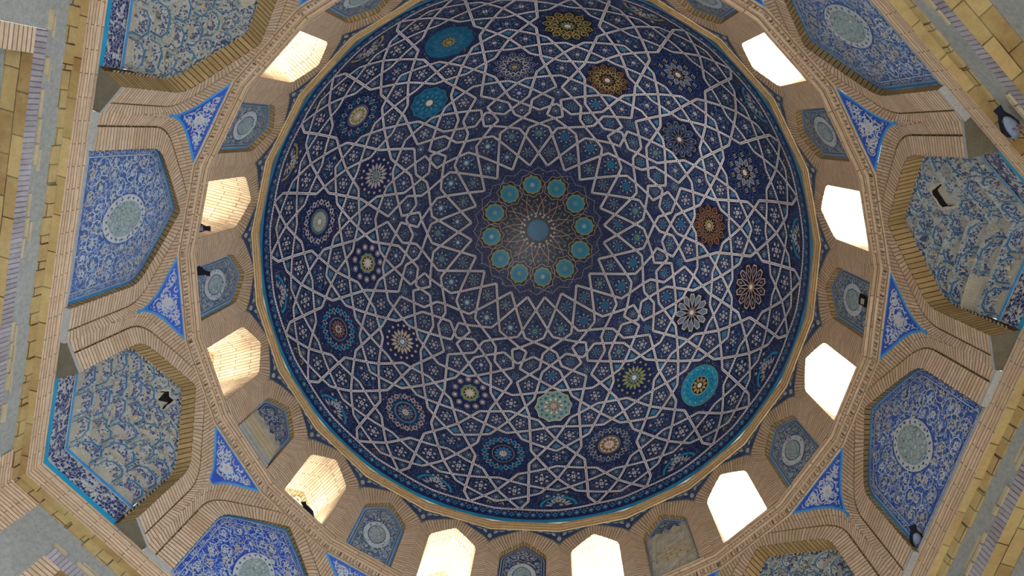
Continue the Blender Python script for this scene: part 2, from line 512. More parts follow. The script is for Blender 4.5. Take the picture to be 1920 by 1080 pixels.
def scrolls(dr, poly, seed, mats, off, cell=0.2, wd=0.011, avoid=None, margin=0.03):
    """arabesque: spiral stems with leaves and blossoms inside a polygon"""
    rg = random.Random(seed)
    xs = [p[0] for p in poly]; ys = [p[1] for p in poly]

    def ok(x, y, mg=margin):
        return inside(poly, x, y) and edge_dist(poly, x, y) > mg and not (avoid and avoid(x, y))
    y = min(ys) + cell * 0.5; row = 0
    while y < max(ys):
        x = min(xs) + cell * (0.5 if row % 2 else 0.0) + rg.uniform(-.02, .02)
        while x < max(xs) + cell * .5:
            cx, cy = x + rg.uniform(-.18, .18) * cell, y + rg.uniform(-.18, .18) * cell
            hand = rg.choice((-1, 1)); a0 = rg.uniform(0, 2 * pi); run = []
            R = cell * rg.uniform(0.5, 0.68); turns = rg.uniform(1.2, 1.7)
            N = 22
            mt = rg.choice(mats)
            for k in range(N + 1):
                t = k / N; r = R * (1 - 0.86 * t); a = a0 + hand * turns * 2 * pi * t
                px, py = cx + r * cos(a), cy + r * sin(a)
                if ok(px, py): run.append((px, py))
                else:
                    if len(run) > 1: dr.line(run, wd, mt, off)
                    run = []
                if k % 3 == 1 and ok(px, py, margin + 0.02):
                    sd = rg.choice((-1, 1))
                    dr.leaf(px, py, a + hand * pi / 2 + sd * 0.9, cell * rg.uniform(.16, .26), cell * rg.uniform(.08, .12), mt, off + 0.001, 2)
            if len(run) > 1: dr.line(run, wd, mt, off)
            if ok(cx, cy, margin + 0.03):
                fm = rg.choice(mats)
                if rg.random() < 0.6:
                    dr.petals(cx, cy, 0.2 * cell * .2, cell * .24, cell * .13, 5, fm, off + 0.002, rg.uniform(0, 6))
                else:
                    dr.star(cx, cy, cell * .09, cell * .2, 6, fm, off + 0.002)
            x += cell
        y += cell * 0.82; row += 1


# ------------------------------------------------------------------ the dome surface
R0, PZ, HZ, PP, QQ = 4.95, 12.54629151, 5.79808036, 1.75, 1.9


def zr(r):
    r = min(max(r, 0.0), R0)
    return PZ + HZ * max(0.0, 1 - (r / R0) ** PP) ** (1 / QQ)


CZ = 12.4
_tab_r = np.concatenate([np.linspace(0, 4.6, 900), 4.95 - np.geomspace(0.35, 1e-7, 1200)])
_tab_z = np.array([zr(r) for r in _tab_r])
_tab_el = np.arctan2(_tab_z - CZ, _tab_r)            # decreasing with r
_oe, _or, _oz = _tab_el[::-1], _tab_r[::-1], _tab_z[::-1]


def on_dome(d, off=0.0):
    """direction from the dome centre -> point on the tiled surface, lifted off inwards"""
    el = atan2(d[2], hypot(d[0], d[1])); az = atan2(d[1], d[0])
    r = float(np.interp(el, _oe, _or)); z = float(np.interp(el, _oe, _oz))
    # inward normal from the profile
    e = 0.01
    r2 = float(np.interp(el + e, _oe, _or)); z2 = float(np.interp(el + e, _oe, _oz))
    r1 = float(np.interp(el - e, _oe, _or)); z1 = float(np.interp(el - e, _oe, _oz))
    tx, tz = r2 - r1, z2 - z1; l = hypot(tx, tz) or 1
    nr, nz = -tz / l, tx / l
    if nr > 0 and el < 1.4: nr, nz = -nr, -nz
    if nz > 0: nz = -abs(nz)
    rr = r + nr * off
    return Vector((rr * cos(az), rr * sin(az), z + nz * off))


def dome_dir(r, deg, sector=0):
    """(radius, degrees from axis A of the sector) -> unit direction from the dome centre"""
    A = PH - (9 + 2 * sector) * STEP - radians(deg)
    v = Vector((r * cos(A), r * sin(A), zr(r) - CZ)); v.normalize(); return v


def local(d):
    """drawing function for small ornaments centred on direction d: x along the ring, y towards the apex"""
    P0 = on_dome(d)
    up = Vector((0, 0, 1))
    e1 = Vector((-P0.y, P0.x, 0))
    if e1.length < 1e-4: e1 = Vector((1, 0, 0))
    e1.normalize()
    q = on_dome((d + up * 0.01).normalized()) - P0
    if q.length < 1e-5: q = Vector((0, 1, 0))
    e2 = (q - e1 * q.dot(e1)).normalized()
    cc = Vector((0, 0, CZ))
    return lambda x, y, off: on_dome(P0 + e1 * x + e2 * y - cc, off)


dome = thing('tiled_dome', (0, 0, 12.55), 'great blue mosaic dome laced with white interlacing strapwork stars', 'dome')

mb = MB()
NA = 144
rs = list(np.linspace(0.02, 4.4, 30)) + list(4.95 - np.geomspace(0.5, 0.0005, 22))
for a, b in zip(rs, rs[1:]):
    for k in range(NA):
        t0, t1 = 2 * pi * k / NA, 2 * pi * (k + 1) / NA
        mb.face([(a * cos(t0), a * sin(t0), zr(a)), (a * cos(t1), a * sin(t1), zr(a)),
                 (b * cos(t1), b * sin(t1), zr(b)), (b * cos(t0), b * sin(t0), zr(b))], 'navy')
mb.face([(0.02 * cos(2 * pi * k / 24), 0.02 * sin(2 * pi * k / 24), zr(0.02)) for k in range(24)], 'navy')
mb.build('tile_field', dome, smooth=True, weld=True)

# strapwork nodes: (radius, degrees) in the half sector between axis A (0) and axis B (15)
ND = dict(A1=(4.342, 0), A2=(4.484, 0), A3=(4.642, 0), A4=(4.751, 0), A5=(4.836, 0), A6=(4.174, 0), A7=(3.16, 0),
          A8=(3.559, 0), A9=(2.824, 0), A10=(2.417, 0), A11=(1.681, 0),
          B1=(4.846, 15), B2=(4.762, 15), B3=(4.905, 15), B4=(4.286, 15), B5=(4.123, 15), B6=(3.974, 15), B7=(3.716, 15),
          B8=(3.142, 15), B9=(2.823, 15), B10=(2.449, 15), B11=(1.686, 15),
          m1=(4.615, 7.6), m2=(4.893, 7.2), m3=(4.926, 9.0), m4=(4.714, 10.3), m5=(4.85, 4.5), m6=(4.477, 7.2),
          m7=(4.342, 10.1), m8=(4.08, 5.2), m9=(3.753, 7.0), m10=(3.28, 3.8), m11=(3.2, 4.9), m12=(2.93, 3.4),
          m13=(2.98, 7.9), m14=(3.232, 13.6), m15=(2.888, 11.4), m16=(2.594, 2.6), m17=(2.607, 12.9),
          m18=(3.488, 14.0), m19=(3.63, 3.05), v1=(4.0, 8.4),
          r0=(4.93, 0), r1=(4.93, 15))
LINES = ['A1 m1 m2 m3 B1', 'A1 m8 B6', 'A3 m4 B1', 'A5 B2', 'A4 m5 B3', 'A4 m6 v1 m18 m11 m12 A9', 'A2 m7 B5 m9 m10 A7',
         'A6 B4', 'A8 m14 m15 B9', 'A8 m19 B7', 'B9 m16 A10 B11', 'A7 m13 B8', 'A9 m17 B10 A11', 'r0 m3 r1']
segs = []
for ln in LINES:
    nn = ln.split()
    for a, b in zip(nn, nn[1:]): segs.append((ND[a], ND[b]))


def arc_pts(d0, d1, step=0.05):
    ang = d0.angle(d1); n = max(2, int(ang / step) + 1)
    return [d0.slerp(d1, k / n) for k in range(n + 1)]


sw, sd = MB(), MB()
W = 0.028
cc = Vector((0, 0, CZ))
for sec in range(12):
    for mir in (1, -1):
        for (a, b) in segs:
            if mir < 0 and abs(a[1]) < 1e-6 and abs(b[1]) < 1e-6: continue
            d0, d1 = dome_dir(a[0], a[1] * mir, sec), dome_dir(b[0], b[1] * mir, sec)
            pts = arc_pts(d0, d1)
            Ps = [on_dome(d, 0.010) for d in pts]
            nrm = d0.cross(d1).normalized()
            Lr = [on_dome(p - cc + nrm * W, 0.010) for p in Ps]
            Rr = [on_dome(p - cc - nrm * W, 0.010) for p in Ps]
            L2 = [on_dome(p - cc + nrm * (W + .016), 0.005) for p in Ps]
            R2 = [on_dome(p - cc - nrm * (W + .016), 0.005) for p in Ps]
            sw.strip(Lr, Rr, 'strap')
            sd.strip(L2, R2, 'black')
            tot = sum((Ps[k + 1] - Ps[k]).length for k in range(len(Ps) - 1))
            nd = max(1, int(tot / 0.052))
            for q in range(nd):
                t = (q + 0.5) / nd; h = 0.0155 / tot
                m0, m1 = d0.slerp(d1, max(0, t - h)), d0.slerp(d1, min(1, t + h))
                p0, p1 = on_dome(m0, 0.013) - cc, on_dome(m1, 0.013) - cc
                mid = (p0 + p1) / 2
                sw.face([on_dome(p0, 0.0135), on_dome(mid + nrm * 0.0145, 0.0135), on_dome(p1, 0.0135), on_dome(mid - nrm * 0.0145, 0.0135)], 'black')
sw.build('strapwork', dome)
tag(sd.build('strap_outline', dome), 'black line of tile either side of the strapwork')

# --- cells between the straps: planar arrangement of one sector in gnomonic projection
gc = dome_dir(4.2, 0, 0)
g1 = Vector((-gc.y, gc.x, 0)).normalized(); g2 = gc.cross(g1).normalized()


def gno(d): k = d.dot(gc); return (d.dot(g1) / k, d.dot(g2) / k)


def ungno(x, y): return (gc + g1 * x + g2 * y).normalized()


S2 = []
for sec in (-1, 0, 1):
    for mir in (1, -1):
        for (a, b) in segs:
            d0, d1 = dome_dir(a[0], a[1] * mir, sec), dome_dir(b[0], b[1] * mir, sec)
            if d0.dot(gc) < 0.25 or d1.dot(gc) < 0.25: continue
            S2.append((gno(d0), gno(d1)))
keys = {}


def nid(p):
    for dx in (0,):
        k = (round(p[0] / 2e-3), round(p[1] / 2e-3))
    for ax in (-1, 0, 1):
        for ay in (-1, 0, 1):
            kk = (k[0] + ax, k[1] + ay)
            if kk in keys and hypot(keys[kk][0] - p[0], keys[kk][1] - p[1]) < 3e-3: return kk
    keys[k] = p
    return k


edges = set()
for i, (a, b) in enumerate(S2):
    ts = [0.0, 1.0]
    ax, ay = a; bx, by = b; dx, dy = bx - ax, by - ay
    for j, (c, d) in enumerate(S2):
        if i == j: continue
        ex, ey = d[0] - c[0], d[1] - c[1]; den = dx * ey - dy * ex
        if abs(den) < 1e-9: continue
        t = ((c[0] - ax) * ey - (c[1] - ay) * ex) / den
        u = ((c[0] - ax) * dy - (c[1] - ay) * dx) / den
        if -1e-3 < u < 1 + 1e-3 and 0 < t < 1: ts.append(t)
    ts.sort()
    ids = []
    for t in ts:
        k = nid((ax + dx * t, ay + dy * t))
        if not ids or ids[-1] != k: ids.append(k)
    for p, q in zip(ids, ids[1:]):
        if p != q: edges.add((p, q)); edges.add((q, p))
adj = {}
for p, q in edges: adj.setdefault(p, []).append(q)
for p in adj:
    adj[p].sort(key=lambda q: atan2(keys[q][1] - keys[p][1], keys[q][0] - keys[p][0]))
seen = set(); cells = []
for e0 in edges:
    if e0 in seen: continue
    loop = []; e = e0
    while e not in seen and len(loop) < 80:
        seen.add(e); loop.append(e[0])
        p, q = e; nb = adj[q]; k = nb.index(p)
        e = (q, nb[(k - 1) % len(nb)])
    if e != e0 or len(loop) < 3: continue
    pl = [keys[k] for k in loop]
    Ar = sum(x0 * y1 - x1 * y0 for (x0, y0), (x1, y1) in zip(pl, pl[1:] + pl[:1])) / 2
    if Ar <= 1e-5: continue
    cx = sum(p[0] for p in pl) / len(pl); cy = sum(p[1] for p in pl) / len(pl)
    cells.append((pl, Ar, (cx, cy)))

MED1 = (4.537, 15); MED2 = (3.874, 0)
A_az = PH - 9 * STEP
fill, flow = MB(), MB()
good = []
for pl, Ar, (cx, cy) in cells:
    d = ungno(cx, cy)
    deg = -math.degrees((atan2(d.y, d.x) - A_az + pi) % (2 * pi) - pi)
    if not (-15.2 < deg <= 14.8): continue
    D3 = [on_dome(ungno(*p)) for p in pl]
    cen = sum(D3, Vector()) / len(D3)
    r = hypot(cen.x, cen.y)
    if r < 1.66: continue
    # area in metres
    nv = Vector()
    for a, b in zip(D3, D3[1:] + D3[:1]): nv += (a - cen).cross(b - cen)
    area = nv.length / 2
    if area > 3: continue
    d1 = min((on_dome(dome_dir(MED1[0], q)) - cen).length for q in (-15, 15))
    d2 = (on_dome(dome_dir(MED2[0], 0)) - cen).length
    # clean collinear vertices
    good.append((D3, cen, area, r, deg, min(d1, d2)))


# turquoise flowers fill the right half of the inner stars, cream and olive ones the left
right_side = [cos(PH - (9 + 2 * q) * STEP) > 0.1 for q in range(12)]


def rotz(v, a): c, s = cos(a), sin(a); return Vector((v.x * c - v.y * s, v.x * s + v.y * c, v.z))


def lum_pick(*a): return a[rnd.randrange(len(a))]


for ci, (D3, cen, area, r, deg, dm) in enumerate(good):
    if dm < 0.22: continue
    for sec in range(12):
        ang = -2 * STEP * sec
        d = rotz(cen, ang) - cc
        d.normalize()
        fn = local(d); dr = Draw(fn, True); dr.mb = flow
        P0 = on_dome(d)
        e1 = Vector((-P0.y, P0.x, 0)).normalized()
        q = on_dome((d + Vector((0, 0, 0.01))).normalized()) - P0
        e2 = (q - e1 * q.dot(e1)).normalized()
        loc2 = []
        for v in D3:
            w_ = rotz(v, ang) - P0
            loc2.append((w_.dot(e1), w_.dot(e2)))
        ins = 0.062
        rad = min(edge_dist(loc2, 0, 0), 0.6)
        tone = random.Random(ci * 31 + 5)
        if area < 0.075:
            if rad < 0.075:
                pin = [(x * 0.45, y * 0.45) for x, y in loc2]
                dr.poly(pin, 'teal', 0.004)
                continue
            k = max(0.3, 1 - ins / max(rad, 0.1))
            pin = [(x * k, y * k) for x, y in loc2]
            dr.poly(pin, 'teal', 0.004)
            dr.petals(0, 0, 0.0, rad * 0.36, 0.03, 4, 'slate', 0.006, tone.uniform(0, 3))
        elif dm > 0.35:
            k = 1 - (ins + 0.014) / rad; k = max(0.4, k)
            pin = [(x * k, y * k) for x, y in loc2]
            dr.line(pin, 0.009, 'slate', 0.004, True)
            R = rad - ins
            style = (ci * 7) % 5 if area < 0.35 else 5
            if r < 3.5:
                ctr = 'olive' if (ci + sec) % 3 == 0 else ('rust' if r < 2.3 and (ci + sec) % 2 else ('turq_dark' if right_side[sec] else 'pale'))
                dr.petals(0, 0, R * 0.26, R * 0.62, R * .28, 8, 'teal' if right_side[sec] or ci % 2 else 'cobalt', 0.005)
                dr.petals(0, 0, R * 0.6, R * 0.96, R * .2, 8, 'pale', 0.005, pi / 8)
                dr.disc(0, 0, R * 0.3, ctr, 0.007)
                dr.disc(0, 0, R * 0.13, 'turq_dark' if ctr != 'pale' else 'white', 0.009, 8)
            else:
                dr.petals(0, 0, R * 0.45, R * 0.82, R * .36, 6, 'pale' if sec not in (5, 6, 4) else 'slate', 0.005, pi / 6)
                dr.star(0, 0, R * 0.16, R * 0.46, 6, 'white', 0.007)
                dr.disc(0, 0, R * 0.1, 'navy_plain' if ci % 2 else 'rust', 0.009, 6)
                dr.dots(0, 0, R * 1.12, 0.017, 6, 'teal', 0.005, 0)
            if area > 0.3:
                for q in range(6):
                    a = q * pi / 3 + 0.3
                    x, y = (R + 0.07) * cos(a), (R + 0.07) * sin(a)
                    if inside(pin, x, y): dr.petals(x, y, 0.0, 0.05, 0.03, 4, 'teal' if q % 2 else 'pale', 0.006)
tag(flow.build('tile_flowers', dome), kind='stuff')


# --- medallions
def med(r, deg, sector, label, spec, R=0.5):
    d = dome_dir(r, deg, sector)
    fn = local(d)
    base = Draw(fn, True); ctr = Draw(fn, True); pet = Draw(fn, True)
    spec(base, ctr, pet, R)
    o = base.mb.build('medallion', dome); tag(o, label)
    if ctr.mb.f: ctr.mb.build('rosette_center', o)
    if pet.mb.f: pet.mb.build('petal_ring', o)
    return o


def gear(R, n, k=.1): return [(R * (1 + (k if q % 2 == 0 else -k)) * cos(pi * q / n), R * (1 + (k if q % 2 == 0 else -k)) * sin(pi * q / n)) for q in range(2 * n)]


def m_flower(bg_, petal, petal2, mid, core):
    def f(b, c, p, R):
        b.disc(0, 0, R, bg_, 0.006, 36)
        p.petals(0, 0, R * .62, R * 1.02, R * .36, 12, petal, 0.009)
        p.petals(0, 0, R * .70, R * .96, R * .22, 12, bg_, 0.0115)
        p.petals(0, 0, R * .36, R * .72, R * .28, 12, petal2, 0.0135, pi / 12)
        p.petals(0, 0, R * .42, R * .66, R * .15, 12, bg_, 0.016, pi / 12)
        p.dots(0, 0, R * .84, R * .04, 12, petal2, 0.014)
        p.dots(0, 0, R * .55, R * .03, 12, mid, 0.0185, pi / 12)
        c.star(0, 0, R * .2, R * .36, 12, mid, 0.019)
        c.disc(0, 0, R * .17, 'black', 0.0215, 20); c.disc(0, 0, R * .13, core, 0.0235, 20)
    return f


def m_dotted(bg_, inner, ring, around, spots, core, star):
    def f(b, c, p, R):
        b.disc(0, 0, R, bg_, 0.006, 36)
        p.dots(0, 0, R * .84, R * .12, 12, around, 0.008, 0, 8)
        p.dots(0, 0, R * .84, R * .06, 12, 'navy_plain', 0.010, 0, 6)
        p.dots(0, 0, R * .68, R * .05, 12, spots, 0.010, pi / 12)
        for q in range(12):
            a = 2 * pi * (q + .5) / 12
            for sg in (-1, 1):
                p.line([(R * .66 * cos(a), R * .66 * sin(a)), (R * .8 * cos(a + sg * .1), R * .8 * sin(a + sg * .1)), (R * .95 * cos(a + sg * .03), R * .95 * sin(a + sg * .03)), (R * .9 * cos(a - sg * .06), R * .9 * sin(a - sg * .06))], R * .03, 'pale', 0.009)
            p.dots(R * .84 * cos(a + pi / 12), R * .84 * sin(a + pi / 12), R * .12, R * .035, 4, around, 0.009, a, 5)
        c.disc(0, 0, R * .56, ring, 0.009, 36)
        c.disc(0, 0, R * .52, 'black', 0.0105, 36)
        c.dots(0, 0, R * .49, R * .022, 44, 'white', 0.0125, 0, 4)
        c.disc(0, 0, R * .44, inner, 0.0125, 32)
        c.petals(0, 0, R * .2, R * .42, R * .14, 12, star, 0.0145)
        c.star(0, 0, R * .12, R * .24, 10, 'white' if core != 'white' else 'pink', 0.016)
        c.disc(0, 0, R * .11, core, 0.018, 16)
    return f


def m_turq(b, c, p, R):
    b.disc(0, 0, R * .98, 'olive', 0.006, 44); b.disc(0, 0, R * .95, 'turq', 0.008, 44)
    for q in range(16):
        a = 2 * pi * q / 16
        p.line([(R * .55 * cos(a), R * .55 * sin(a)), (R * .7 * cos(a + .1), R * .7 * sin(a + .1)), (R * .68 * cos(a + .28), R * .68 * sin(a + .28))], R * .03, 'navy_plain', 0.011)
        p.line([(R * .86 * cos(a), R * .86 * sin(a)), (R * .78 * cos(a + .14), R * .78 * sin(a + .14))], R * .03, 'pale', 0.011)
    c.disc(0, 0, R * .44, 'pink', 0.011, 30); c.disc(0, 0, R * .41, 'black', 0.013, 30)
    c.petals(0, 0, R * .16, R * .4, R * .14, 10, 'gold', 0.015); c.disc(0, 0, R * .12, 'white', 0.018, 16)


def m_lines(bg_, petal, ln):
    def f(b, c, p, R):
        b.disc(0, 0, R, bg_, 0.006, 36)
        for q in range(12):
            a = 2 * pi * q / 12
            u = (cos(a), sin(a)); v = (-sin(a), cos(a))
            quad = [(u[0] * x + v[0] * y, u[1] * x + v[1] * y) for x, y in ((R * .3, 0), (R * .68, R * .17), (R * .94, R * .1), (R * .94, -R * .1), (R * .68, -R * .17))]
            p.poly(quad, ln, 0.008)
            p.poly([(u[0] * R * .66 + (x - u[0] * R * .66) * .76, u[1] * R * .66 + (y - u[1] * R * .66) * .76) for x, y in quad], petal, 0.010)
            p.leaf(u[0] * R * .58, u[1] * R * .58, a, R * .22, R * .13, 'slate', 0.012)
        c.star(0, 0, R * .15, R * .36, 12, ln, 0.012); c.star(0, 0, R * .12, R * .28, 12, 'rust', 0.0135)
        c.disc(0, 0, R * .11, 'white', 0.016, 16)
    return f


def m_kufic(b, c, p, R):
    b.disc(0, 0, R, 'navy_plain', 0.006, 36)
    for q in range(10):
        a = 2 * pi * q / 10 + .3
        x, y = R * .78 * cos(a), R * .78 * sin(a)
        p.disc(x, y, R * .235, 'cobalt', 0.008, 14); p.disc(x, y, R * .19, 'black', 0.010, 14)
        for t in (-.07, 0, .07):
            p.line([(x + R * t - .01, y - R * .1), (x + R * t + .01, y + R * .1)], R * .028, 'pale', 0.014)
    for q in range(10):
        a = 2 * pi * q / 10
        p.leaf(R * .28 * cos(a), R * .28 * sin(a), a, R * .38, R * .25, 'pale', 0.013); p.leaf(R * .31 * cos(a), R * .31 * sin(a), a, R * .31, R * .18, 'slate', 0.015)
    c.disc(0, 0, R * .26, 'black', 0.016, 20); c.dots(0, 0, R * .2, R * .035, 12, 'gold', 0.018); c.disc(0, 0, R * .13, 'white', 0.018, 16)


def m_decagon(fillc, ln, petalc, core):
    def f(b, c, p, R):
        b.poly(gear(R * .98, 10, .05), 'black', 0.006)
        b.poly(gear(R * .92, 10, .05), ln, 0.008); b.poly(gear(R * .89, 10, .05), fillc, 0.0095)
        p.dots(0, 0, R * .62, R * .10, 10, 'teal', 0.011, pi / 10, 5); p.dots(0, 0, R * .76, R * .045, 10, 'black', 0.012)
        p.petals(0, 0, R * .28, R * .56, R * .2, 10, 'black', 0.012); p.petals(0, 0, R * .3, R * .54, R * .15, 10, petalc, 0.0135)
        c.star(0, 0, R * .16, R * .33, 10, 'rust', 0.0145); c.disc(0, 0, R * .17, core, 0.017, 18)
    return f


def m_sun(bg_, ray, core):
    def f(b, c, p, R):
        b.disc(0, 0, R, bg_, 0.006, 36)
        p.petals(0, 0, R * .3, R * .68, R * .15, 16, ray, 0.009)
        p.dots(0, 0, R * .86, R * .075, 16, ray, 0.009, .1)
        c.petals(0, 0, R * .12, R * .34, R * .1, 12, ray, 0.011, .1); c.disc(0, 0, R * .2, 'teal', 0.013, 20); c.disc(0, 0, R * .13, core, 0.015, 16)
    return f


def m_octs(b, c, p, R):
    b.disc(0, 0, R, 'navy_plain', 0.006, 36)
    for q in range(11):
        a = 2 * pi * q / 11; x, y = R * .8 * cos(a), R * .8 * sin(a)
        p.annulus(x, y, R * .13, R * .155, 'pale', 0.009, 8); p.petals(x, y, 0, R * .11, R * .08, 5, 'white', 0.009, a)
    c.poly(gear(R * .5, 10, .06), 'teal', 0.010); c.poly(gear(R * .46, 10, .06), 'olive', 0.0115)
    c.disc(0, 0, R * .33, 'black', 0.0135, 24); c.petals(0, 0, R * .12, R * .32, R * .12, 10, 'cream', 0.015); c.disc(0, 0, R * .17, 'white', 0.018, 18)


M1L = {0: ('turquoise-petalled medallion with a yellow eye at the top left of the dome', m_flower('turq_dark', 'turq_dark', 'teal', 'gold', 'gold')),
       1: ('cream-centred medallion ringed by turquoise blossoms at the upper left rim', m_dotted('navy_plain', 'cream', 'cobalt', 'turq_dark', 'olive', 'white', 'olive')),
       2: ('grey-green oval medallion with a white star at the left rim of the dome', m_dotted('navy_plain', 'green', 'turq_dark', 'pale', 'cobalt', 'white', 'pale')),
       3: ('dark medallion with orange eye and white dotted ring, left, below the grey-green one', m_dotted('navy_plain', 'navy_plain', 'cobalt', 'turq', 'gold', 'rust', 'rust')),
       4: ('medallion with a blue collar and pinkish tendrils at the lower left rim', m_dotted('navy', 'navy_plain', 'turq', 'pink', 'turq', 'pink', 'slate')),
       5: ('dark medallion with turquoise cross blossoms at the bottom left of centre', m_dotted('navy_plain', 'navy_plain', 'navy_plain', 'turq', 'olive', 'pink', 'teal')),
       6: ('cream-and-red medallion with yellow spots at the bottom right of centre', m_dotted('navy', 'cream', 'navy_plain', 'slate', 'gold', 'pink', 'rust')),
       7: ('broad plain turquoise ring with a yellow flower inside, lower right of the dome', m_turq),
       8: ('white-lined twelve-petal rosette on the right side of the dome', m_lines('black', 'black', 'pink')),
       9: ('medallion of grey petals ringed by blue discs with white strokes, on the right', m_kufic),
       10: ('medallion of grey petals ringed by striped blue discs, at the upper right', m_kufic),
       11: ('large gold flower medallion at the top centre of the dome', m_flower('black', 'gold', 'gold', 'olive', 'white'))}
M2L = {0: ('grey-olive flower medallion of the inner ring, top', m_flower('navy_plain', 'slate', 'pale', 'slate', 'gold')),
       1: ('bright blue decagon medallion of the inner ring, upper left', m_decagon('turq_dark', 'teal', 'turq', 'white')),
       2: ('beige-spoked medallion of the inner ring, left, upper', m_sun('navy_plain', 'pale', 'olive')),
       3: ('small turquoise and white medallion of the inner ring, left', m_octs),
       4: ('sandy sunburst medallion of the inner ring, lower left', m_sun('navy_plain', 'cream', 'white')),
       5: ('olive star medallion ringed by little white-outlined octagons, lower left', m_octs),
       6: ('pale turquoise decagon medallion with pink boss, bottom of the inner ring', m_decagon('green', 'white', 'white', 'pink')),
       7: ('olive-ringed dark medallion of the inner ring, lower right', m_sun('navy_plain', 'olive', 'white')),
       8: ('white-lined dark-petalled rosette of the inner ring, lower right', m_lines('black', 'slate', 'pale')),
       9: ('rust-brown flower medallion of the inner ring, right', m_flower('black', 'rust', 'rust', 'gold', 'pink')),
       10: ('slate-petalled rosette of the inner ring, upper right', m_lines('black', 'navy_plain', 'slate')),
       11: ('rust and gold flower medallion of the inner ring, top right', m_flower('black', 'rust', 'gold', 'rust', 'white'))}
# ring one sits on junctions -2, 0, 2 ... ; ring two on -3, -1, 1 ...
for j in range(12):
    bay = -2 + 2 * j                       # axis B of sector: 9+2*sec+1 = bay
    lab, sp = M1L[j]
    med(4.537, 15, (bay - 10) / 2, lab, sp, 0.50)
    bay2 = -3 + 2 * j
    lab, sp = M2L[j]
    med(3.874, 0, (bay2 - 9) / 2, lab, sp, 0.47)

# half rosettes along the rim
for j in range(12):
    for deg, mm in ((0, 'turq' if j < 5 or j > 8 else 'gold'), (15, 'gold' if j % 2 else 'rust')):
        d = dome_dir(4.915, deg, j); dr = Draw(local(d))
        R = 0.36 if deg == 0 else 0.17
        ring = [(R * cos(a), R * 0.8 * sin(a)) for a in np.linspace(0, pi, 13)]
        dr.line(ring, 0.05 if deg == 0 else 0.03, mm, 0.006)
        for a in np.linspace(.2, pi - .2, 8 if deg == 0 else 4):
            dr.leaf(R * .35 * cos(a), R * .3 * sin(a), a, R * .45, R * .16, 'pale' if deg == 0 else mm, 0.006)
        dr.mb.build('rim_rosette', dome)

# crown of the dome
cr = Draw(lambda x, y, off: on_dome(Vector((x, y, zr(min(hypot(x, y), 4)) - CZ)), off), True)
cr.disc(0, 0, 1.52, 'navy', 0.003, 60)
cr.disc(0, 0, 0.95, 'black', 0.0055, 48)
crown = cr.mb.build('crown_ground', dome)
ck = Draw(cr.fn, True)
for q in range(12):
    a = 2 * pi * (q + .5) / 12 + PH
    for rr_, sz, mt in ((0.36, .055, 'cream'), (0.43, .04, 'pink'), (0.62, .05, 'rust'), (0.8, .045, 'slate')):
        for sft in (0, pi / 12):
            b = a + sft + (0 if rr_ < .5 else .1)
            if sft and rr_ < .4: continue
            ck.star(rr_ * cos(b), rr_ * sin(b), sz * .5, sz * 1.1, 4, mt, 0.0085, b)
    # thin pale net
    for s_ in (-1, 1):
        pts = [((0.42 + t * .5) * cos(a + s_ * (.05 + t * .30)), (0.42 + t * .5) * sin(a + s_ * (.05 + t * .30))) for t in np.linspace(0, 1, 7)]
        ck.line(pts, 0.013, 'pink', 0.008)
        pts = [((0.46 + t * .34) * cos(a + s_ * (.26 - t * .3)), (0.46 + t * .34) * sin(a + s_ * (.26 - t * .3))) for t in np.linspace(0, 1, 6)]
        ck.line(pts, 0.012, 'slate', 0.008)
ck.star(0, 0, 0.29, 0.40, 12, 'black', 0.010)
ck.mb.build('crown_net', dome)
c0 = Draw(cr.fn, True); c0.disc(0, 0, 0.275, 'turq_dark', 0.022, 30); tag(c0.mb.build('crown_disc', dome), 'plain turquoise disc at the apex')
for q in range(12):
    bay = -3 + 2 * q
    a = PH - bay * STEP
    x, y = 1.19 * cos(a), 1.19 * sin(a)
    dr = Draw(cr.fn, True)
    lob = [(x + .295 * (1 + .09 * (cos(8 * t))) * cos(t + a), y + .295 * (1 + .09 * (cos(8 * t))) * sin(t + a)) for t in np.linspace(0, 2 * pi, 33)[:-1]]
    dr.poly(lob, 'black', 0.009); dr.line(lob, 0.014, 'pink', 0.0115, True)
    tp = [(x + .235 * (1 + .05 * cos(10 * t) + (.16 if abs(t) < .15 else 0)) * cos(t + a), y + .235 * (1 + .05 * cos(10 * t) + (.16 if abs(t) < .15 else 0)) * sin(t + a)) for t in np.linspace(-pi, pi, 37)[:-1]]
    dr.poly(tp, 'olive', 0.0125)
    dr.disc(x, y, 0.195, 'turq', 0.0145, 24)
    dr.annulus(x, y, .10, .125, 'teal', 0.0165, 20); dr.dots(x, y, 0.145, .012, 10, 'slate', 0.0165)
    dr.disc(x, y, 0.05, 'olive' if q % 3 else 'pale', 0.018, 12)
    o = dr.mb.build('crown_roundel', dome)
# dotted zigzag ring round the crown
zz = Draw(cr.fn)
zp = []
for q in range(48):
    a = PH + 2 * pi * q / 48; rr_ = 1.62 if q % 2 else 1.52
    zp.append((rr_ * cos(a), rr_ * sin(a)))
for p_, q_ in zip(zp, zp[1:] + zp[:1]):
    for t in np.linspace(0, 1, 6)[:-1]: zz.disc(p_[0] + (q_[0] - p_[0]) * t, p_[1] + (q_[1] - p_[1]) * t, 0.014, 'pale', 0.0075, 5)
zz.mb.build('dotted_ring', dome)

# rim band
rb = MB()
NB = 24 * 9


def rim(k, z, off=0.02): a = PH + 2 * pi * k / NB; return Vector(((4.95 - off) * cos(a), (4.95 - off) * sin(a), z))


